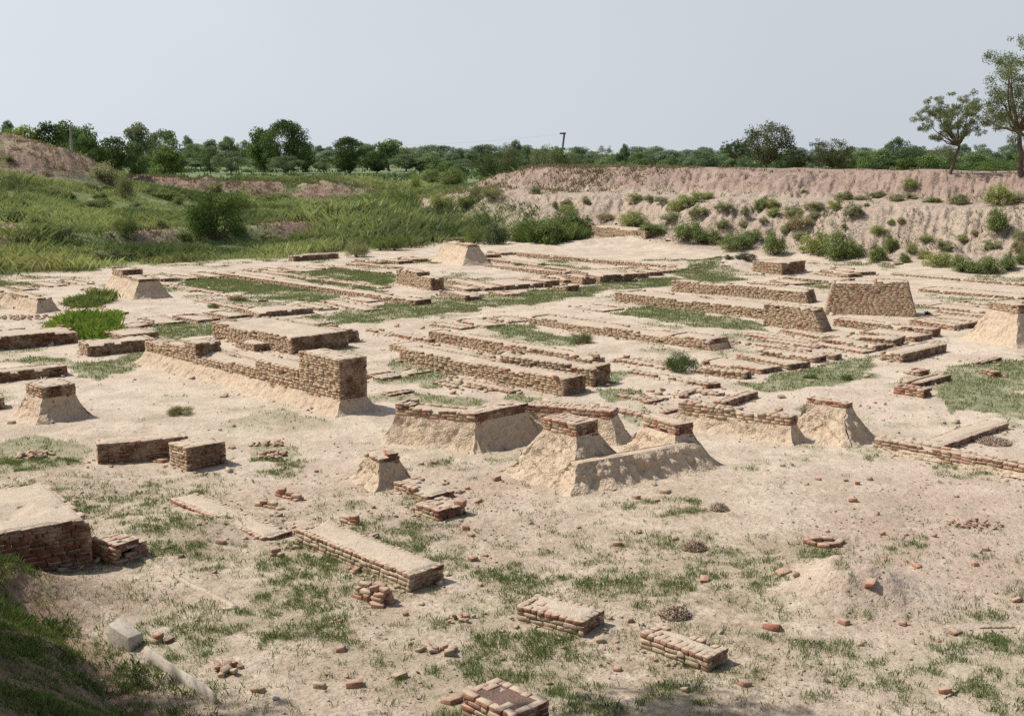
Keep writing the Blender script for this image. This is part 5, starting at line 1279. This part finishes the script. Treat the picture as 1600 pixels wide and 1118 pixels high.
for i, x in enumerate(low):
    d_ = rng.uniform(225, 300)
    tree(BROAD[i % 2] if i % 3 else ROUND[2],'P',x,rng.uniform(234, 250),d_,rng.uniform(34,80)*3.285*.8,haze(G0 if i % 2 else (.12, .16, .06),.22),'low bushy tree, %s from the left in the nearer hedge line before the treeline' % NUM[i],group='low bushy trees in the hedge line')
# a tall tree stands left of the viewpoint and shades the near slope
sh = tree_kind(91, (1.0, .84, .13), 26000, .026, 90, trunk=.6)
for x_, y_, sx_, sy_, lab in ((-4.9, 9.0, 5.6, 7.0, 'tall shade tree beside the viewpoint'), (-11.8, 10.6, 8.0, 5.5, 'tall shade tree on the mound left of the viewpoint')):
    t = empty('tree', (x_, y_, gz(x_, y_)), lab, 'tree')
    for nm, me in (('crown', sh[0]), ('trunk', sh[1])):
        o = link(nm, me, t); o.scale = (sx_, sy_, 10.4-t.location.z); o.color = G0+(1,)

# shrubs
def shrub_kind(seed, n, size, nl, spiky=False):
    rs = np.random.default_rng(seed); C = []; Rr = []
    el = rs.uniform(.6, 1.0)
    for i in range(nl):
        a = rs.uniform(0, 6.28); r = rs.random()**.5*.44; k = rs.uniform(.08, .22)
        zc = (1-(r/.5)**2*.55)*rs.uniform(.12, .85)*rs.uniform(.7, 1)
        C.append((r*math.cos(a), el*r*math.sin(a), max(zc, k*.8))); Rr.append((k, k, k*1.1))
    C = np.array(C); Rr = np.array(Rr); C[:, 2] *= 1/(C[:, 2]+Rr[:, 2]).max()
    V, F, K = leaves(C, Rr, n, size, rs, -1.2 if spiky else 0, .3 if spiky else .5, (.8, 1.35))
    V[:, 2] = np.maximum(V[:, 2], -.02)
    fo = make_mesh('foliage', V, [F], M_LEAF, K)
    TV = []; TF = []; b = 0
    for i in range(7):
        q = C[i % nl]; s = np.linspace(0, 1, 5)[:, None]; P = np.array([0, 0, -.03])*(1-s)+q*s+np.array([0, 0, .05])*s*(1-s)
        v, f = tube(P, .018*(1.1-.8*s[:, 0])); TV.append(v); TF.append(f+b); b += len(v)
    return fo, make_mesh('stems', np.concatenate(TV), [np.concatenate(TF)], M_BARK, None, True)
SHRUB = [shrub_kind(201+i, 4200, .055, 26+4*i) for i in range(6)]
FINE = [shrub_kind(211+i, 6500, .06, 40, True) for i in range(2)]
def shrub(v, x, y, wp, hp, colr, label, fine=None, group=None):
    q = sight(*pix(v, (x, y))); d = q[1]; k = 3.285*FOC/d if v[0] != 'V' else 5.475*FOC/d
    t = empty('shrub', (q[0], q[1], gz(*q)-.03), label, 'shrub', group)
    fo, st = (FINE[fine] if fine is not None else SHRUB[int(rng.integers(6))])
    rz = rng.uniform(0, 6.28)
    for nm, me in (('foliage', fo), ('stems', st)):
        o = link(nm, me, t); o.scale = (wp/k*1.18, wp/k*1.1, hp/k*1.12); o.rotation_euler = (0, 0, rz); o.color = colr+(1,)
    return t
SG, SB, SY, SGR = (.20, .25, .10), (.36, .31, .22), (.31, .34, .14), (.30, .31, .19)
foot = [('T3',60,765,140,110,SG),('T3',200,785,170,135,SG),('T3',330,735,160,115,SG),('T3',610,700,155,80,SY),('T3',720,745,150,65,SG),('T3',910,775,160,110,SG),('T3',1010,795,140,85,SG),('T3',1150,815,160,90,SG),('T3',1230,780,115,65,SG),
 ('T4',30,850,110,130,SG),('T4',230,840,140,115,SY),('T4',340,868,170,150,SG),('T4',440,860,120,95,SG),('T4',560,880,115,85,SG),('T4',630,840,75,95,SG),('T4',700,888,65,52,SG),('T4',870,905,140,75,SY),('T4',1000,935,150,85,SG),('T4',1110,940,150,95,SG),('T4',1230,925,105,85,SG),('T4',1305,900,60,80,SG)]
slope = [('T3',480,668,95,42,SB),('T3',640,578,105,48,SGR),('T3',705,565,45,30,SGR),('T3',765,578,70,30,SGR),('T3',840,625,95,62,SY),('T3',910,595,135,65,SY),('T3',985,562,95,38,SY),('T3',815,670,115,42,SGR),('T3',960,645,95,55,SGR),('T3',1082,720,75,52,SGR),('T3',1090,622,95,38,SGR),('T3',1195,645,62,48,SGR),('T3',1280,628,80,75,SG),('T3',1190,705,65,38,SGR),('T3',1290,690,50,40,SGR),('T3',280,600,60,32,SGR),('T3',380,590,45,40,SGR),('T3',120,535,60,42,SGR),('T3',220,610,40,30,SGR),('T3',290,640,80,50,SY),
 ('T4',30,605,75,48,SY),('T4',30,655,70,50,SY),('T4',125,655,105,55,SGR),('T4',235,615,115,42,SGR),('T4',240,658,65,38,SGR),('T4',340,622,80,60,SY),('T4',440,648,110,65,SGR),('T4',165,715,125,75,SB),('T4',90,735,70,50,SGR),('T4',160,772,75,45,SGR),('T4',570,745,85,48,SY),('T4',630,698,42,32,SY),('T4',682,690,42,34,SB),('T4',740,845,55,55,SY),('T4',810,788,62,50,SY),('T4',800,865,65,55,SY),('T4',905,825,85,55,SGR),('T4',1150,815,95,42,SGR),('T4',1172,742,130,118,SG),('T4',995,778,55,36,SY),('T4',1060,752,45,30,SB),('T4',1290,785,75,70,SGR),('T4',1290,842,75,65,SB),('T4',388,705,35,18,SB)]
ledge = [('T4',735,504,85,54,SY),('T4',390,562,110,42,SGR),('T4',478,565,85,26,SGR),('T4',560,553,95,32,SGR),('T4',655,570,95,38,SGR),('T4',738,562,65,34,SGR),('T4',845,575,105,26,SY),('T4',980,586,118,58,SGR),('T4',1185,592,140,110,SY),('T4',1275,582,95,62,SGR),('T4',185,530,35,15,SGR),('T4',505,592,35,14,SY)]
SHADE = {SG: 'green', SB: 'dry brown', SY: 'yellow green', SGR: 'grey green'}
for L, where, grp in ((foot, 'along the foot of the pink bank', 'shrubs along the foot of the bank'), (slope, 'on the slopes of the pink bank', 'shrubs on the slopes of the bank'), (ledge, 'on the ledge of the pink bank', 'shrubs on the ledge of the bank')):
    L.sort(key=lambda s: pix(s[0], s[1:3])[0])
    for i, (v, x, y, wp, hp, c_) in enumerate(L):
        sz = 'small' if wp < 60 else ('wide' if wp > 2*hp else ('large' if wp > 120 else 'rounded'))
        shrub(v, x, y, wp, hp, c_, '%s %s shrub, %s from the left %s' % (sz, SHADE[c_], NUM[i], where), group=grp)
for v, x, y, wp, hp, c_, fi, lab in [
 ('T1',1110,775,265,225,(.075,.12,.035),1,'biggest round green bush standing in the meadow on the left'),
 ('T1',1240,640,115,95,SG,1,'round bush behind the biggest one, on its right'),
 ('T1',640,565,80,130,SGR,1,'dark upright bush at the end of the red mound'),
 ('T1',545,470,165,95,SGR,None,'wide dull bush over the end of the red mound'),
 ('T1',525,608,120,50,SG,None,'dark low bush in the green slope below the red mound'),
 ('T1',850,562,150,55,SG,None,'low bush below the scarp, left of the pale earth patch'),
 ('T1',915,590,60,45,SG,None,'small bush right next to the low one below the scarp'),
 ('T1',1000,565,85,48,SG,None,'low bush below the scarp, behind the biggest bush'),
 ('T1',720,640,95,42,SG,None,'dark low bush by the small pale earth cut'),
 ('T1',835,660,90,38,SG,None,'low bush right of the small pale earth cut'),
 ('T1',1110,535,80,58,SGR,None,'grey bush straight behind the biggest bush'),
 ('T1',90,605,95,55,SG,None,'bush on the green slope at the far left'),
 ('T1',470,515,80,48,SGR,None,'grey bush on the lower edge of the red mound'),
 ('T1',200,720,140,70,SG,None,'dark shrubby clump at the far left before the ruins'),
 ('T1',640,745,130,95,SG,0,'tussocky dark bush left of the red earth cut'),
 ('T1',830,715,70,60,SGR,None,'bush growing on the red earth cut'),
 ('T1',45,365,45,30,SGR,None,'little bush on the face of the red mound'),
 ('T2',80,592,190,65,SG,None,'wide dark bush below the scarp in the middle of the meadow'),
 ('T2',1075,612,95,70,SG,0,'spiky bush at the left end of the pale bank slope'),
 ('T2',955,610,120,72,SY,0,'spiky bush left of the one by the pale bank slope'),
 ('T2',1130,570,60,70,SGR,0,'upright grey bush at the left end of the bank'),
 ('T2',1215,565,115,65,SGR,0,'spiky dry bush on the left shoulder of the bank'),
 ('T2',900,485,100,95,SG,None,'rounded bush left of the valley end'),
 ('T2',1000,495,140,95,SG,None,'wide dark bush at the valley end beside the bank'),
 ('T2',820,520,60,70,SY,1,'light green bush in the mouth of the valley'),
 ('T2',710,825,105,85,SG,0,'spiky green bush in front of the tall reeds'),
 ('T2',640,825,95,65,SG,0,'dark spiky bush left of the one before the reeds'),
 ('T2',1240,795,130,120,(.13,.16,.10),None,'pale leaved leafy plant before the bank foot'),
 ('T2',1120,790,110,90,SG,0,'spiky green bush left of the pale leaved plant'),
 ('T2',520,860,120,80,SGR,0,'thin dry bush at the back edge of the ruins'),
 ('T3',215,770,130,120,(.07,.11,.032),0,'dark spiky grass bush at the back of the dig'),
 ('T3',120,790,90,90,(.08,.125,.035),0,'spiky grass bush left of the darkest one at the back of the dig'),
 ('V11',465,440,265,165,(.10,.145,.055),0,'round green bush sprouting among the central footings'),
 ('V10',700,195,200,85,(.17,.20,.075),1,'low yellow green bush before the longest central wall'),
 ('V5',485,425,100,40,(.16,.18,.07),1,'little yellow green bush on the dusty back wall'),
 ('V5',275,410,75,25,(.16,.18,.07),1,'flat little bush left of the one on the dusty back wall'),
 ('X1',925,158,120,48,(.21,.21,.10),1,'dry yellow tuft alone on pale sand below the longest mud wall'),
 ('V6',980,250,75,45,(.16,.17,.12),None,'small grey leaved plant on the sandy rise at the back'),
 ('V6',1120,245,180,60,(.15,.14,.10),None,'wiry dry plant left of the square block at the back'),
 ('V12',890,510,110,55,(.085,.125,.04),0,'little dark bush on the grass by the long platform'),
 ('V12',580,500,120,40,(.085,.12,.04),0,'little dark bush on the grass before the footings'),
 ('V8',485,505,60,38,(.07,.10,.035),None,'tiny dark bush at the foot of the biggest right wall'),
 ('V2',1050,385,150,45,(.19,.17,.085),1,'dry tuft on the long left lawn by the rubble line'),
 ('V2',845,445,100,45,(.18,.16,.08),1,'dry tuft above the third flat footing'),
 ('Y3',905,665,70,30,(.09,.14,.04),0,'small green tuft at the foot of the narrow foreground block'),
 ]:
    shrub(v, x, y, wp, hp, c_, lab, fi)
def scrub_cover():
    def ds(x, y):
        b = .7071*(x+y); n_ = b-55.5
        return zone(x, y)[1]*ss(-1, 1, n_)*ss(11, 6, n_)*(x > -9)*np.clip(-.05+1.5*fbm(x*.35, y*.35, 231, 4), 0, 1)
    P = scatter(70000, 45, 110, .47, ds); n = len(P)
    t = rng.random((n, 1)); cc = np.array((.20, .17, .12))*(1-t)+np.array((.24, .26, .13))*t
    me = blades('dry_scrub', P, 0, rng.uniform(.06, .26, n), np.full(n, .03), 7, np.full(n, .12), cc, .7)
    tag(link('dry_scrub', me), 'scruffy grey green scrub scattered over the lower slope of the bank', 'scrub', kind='stuff')
scrub_cover()
sc = []
while len(sc) < 34:
    x, y = rng.uniform(0, 900), rng.uniform(290, 420)
    q = sight(x, y)
    if zone(np.array([q[0]]), np.array([q[1]]))[0][0] > .6: sc.append((x, y))
sc.sort()
for i, (x, y) in enumerate(sc):
    shrub('T1', x*3.285, (y-140)*3.285, rng.uniform(55, 150), rng.uniform(28, 62), (SG, SGR, (.11, .145, .06), (.16, .18, .08))[i % 4], 'low scrubby clump in the long grass, %s from the left' % NUM[i], group='scrubby clumps in the meadow')
# bright grass clumps
def clump(label, v, poly, n, h, cols, wmul=1.0):
    P = np.array([sight(*pix(v, p)) for p in poly]); lo, hi = P.min(0), P.max(0)
    q = rng.uniform(lo, hi, (n*4, 2)); q = q[inside(P, q[:, 0], q[:, 1])][:int(n*1.6)]; m = len(q); q = q+rng.normal(0, 1, q.shape)*.09*np.minimum(hi-lo, 2.0)
    d = q[:, 1].mean(); cen = (lo+hi)/2; rr2 = (((q-cen)/(hi-lo)*2)**2).sum(1)
    me = blades('grass_clump', q, 0, h*rng.uniform(.6, 1.15, m)*np.clip(1.2-.75*rr2, .22, 1.05)*np.clip(1+.8*fbm(q[:, 0]*2, q[:, 1]*2, 7, 2), .5, 1.4), np.full(m, .00028*d*wmul), 10, np.full(m, .07), cols(m)*1.45*rng.uniform(.7, 1.15, (m, 1)), .55)
    tag(link('grass_clump', me), label, 'grass clump')
BR = lambda m: greens(m, (.12, .19, .035), (.19, .235, .055))
clump('bright tall grass clump between the brick slabs at the left','V1',[(430,470),(540,440),(760,470),(900,500),(1040,600),(850,625),(690,590)],900,.42,BR)
clump('upright grass clump before the two step mud pier','V1',[(560,300),(700,280),(860,270),(950,230),(860,340),(640,330)],420,.34,lambda m: greens(m,(.11,.15,.05),(.18,.20,.08)))
clump('small bright grass patch right of the bright tall clump','V1',[(900,420),(1000,400),(1010,440),(920,450)],90,.22,BR)
clump('tall reed like grass in the middle of the meadow','T2',[(520,700),(640,560),(760,560),(820,680),(800,800),(600,760)],1100,1.05,lambda m: greens(m,(.11,.15,.055),(.20,.23,.10)),.75)
clump('tall reedy grass spilling along the foot of the bank','T3',[(0,780),(120,730),(300,740),(400,740),(390,760),(200,800)],500,.9,lambda m: greens(m,(.075,.115,.035),(.13,.16,.055)))
tree(LIGHT[1],'T4',1140,348,92,230,(.12,.185,.06),'low bright green hedge like bush on the bank, right of the open acacia trunk')

# ------------------------------------------------------------------ poles
def pole(label, v, x, top, base, d, r, name='utility_pole'):
    px, pt = pix(v, (x, top)); yy = -(pt-559)/FOC
    X, Y = (px-800)/FOC*d, d; z0 = gz(X, Y); zt = EYE+d*(-math.sin(TH)+yy*math.cos(TH))/(math.cos(TH)+yy*math.sin(TH))
    t = empty(name, (X, Y, z0), label, 'pole')
    return t, zt-z0
t, h = pole('pale concrete utility pole among the trees behind the red mound','T1',402,188,360,112,.12)
v, f = tube([(0,0,-.3),(0,0,h*.5),(0,0,h)], [.17,.14,.10]); link('shaft', make_mesh('shaft', v, [f], M_POLE, None, True), t)
v, f = tube([(-.7,0,h-.35),(0,0,h-.35),(.7,0,h-.35)], [.05,.05,.05]); link('crossarm', make_mesh('crossarm', v, [f], M_METAL), t)
t2, h2 = pole('dark steel mast with bolted boxes above the bank','T3',253,220,290,175,.1,'steel_mast')
v, f = tube([(.1,0,-.3),(0,0,h2*.6),(.35,0,h2)], [.16,.15,.14]); link('shaft', make_mesh('shaft', v, [f], M_METAL, None, True), t2)
for zz, sx_ in ((h2-.15,.9),(h2-2.3,.8),(h2-3.6,.9)):
    BB = Bricks(); BB.add((.1,0,zz),0,(sx_*.5,.12,.12),(1,1,1)); link('crossarm', BB.mesh('crossarm',True,.004,0,M_METAL), t2)
BB = Bricks(); BB.add((-.25,0,h2-2.9),0,(.28,.25,.45),(1,1,1)); link('transformer', BB.mesh('transformer',True,.004,0,M_METAL), t2)
p = np.array(t.location)+np.array([0,0,h-.3]); q = np.array(t2.location)+np.array([0,0,h2-.15])
s = np.linspace(0,1,30)[:,None]; P = p*(1-s)+q*s; P[:,2] -= 4*1.6*(s*(1-s))[:,0]
v, f = tube(P, np.full(30,.004)); tag(link('power_line', make_mesh('power_line', v, [f], M_METAL)), 'thin power line strung from the concrete pole to the steel mast', 'wire')
bpy.context.view_layer.update()
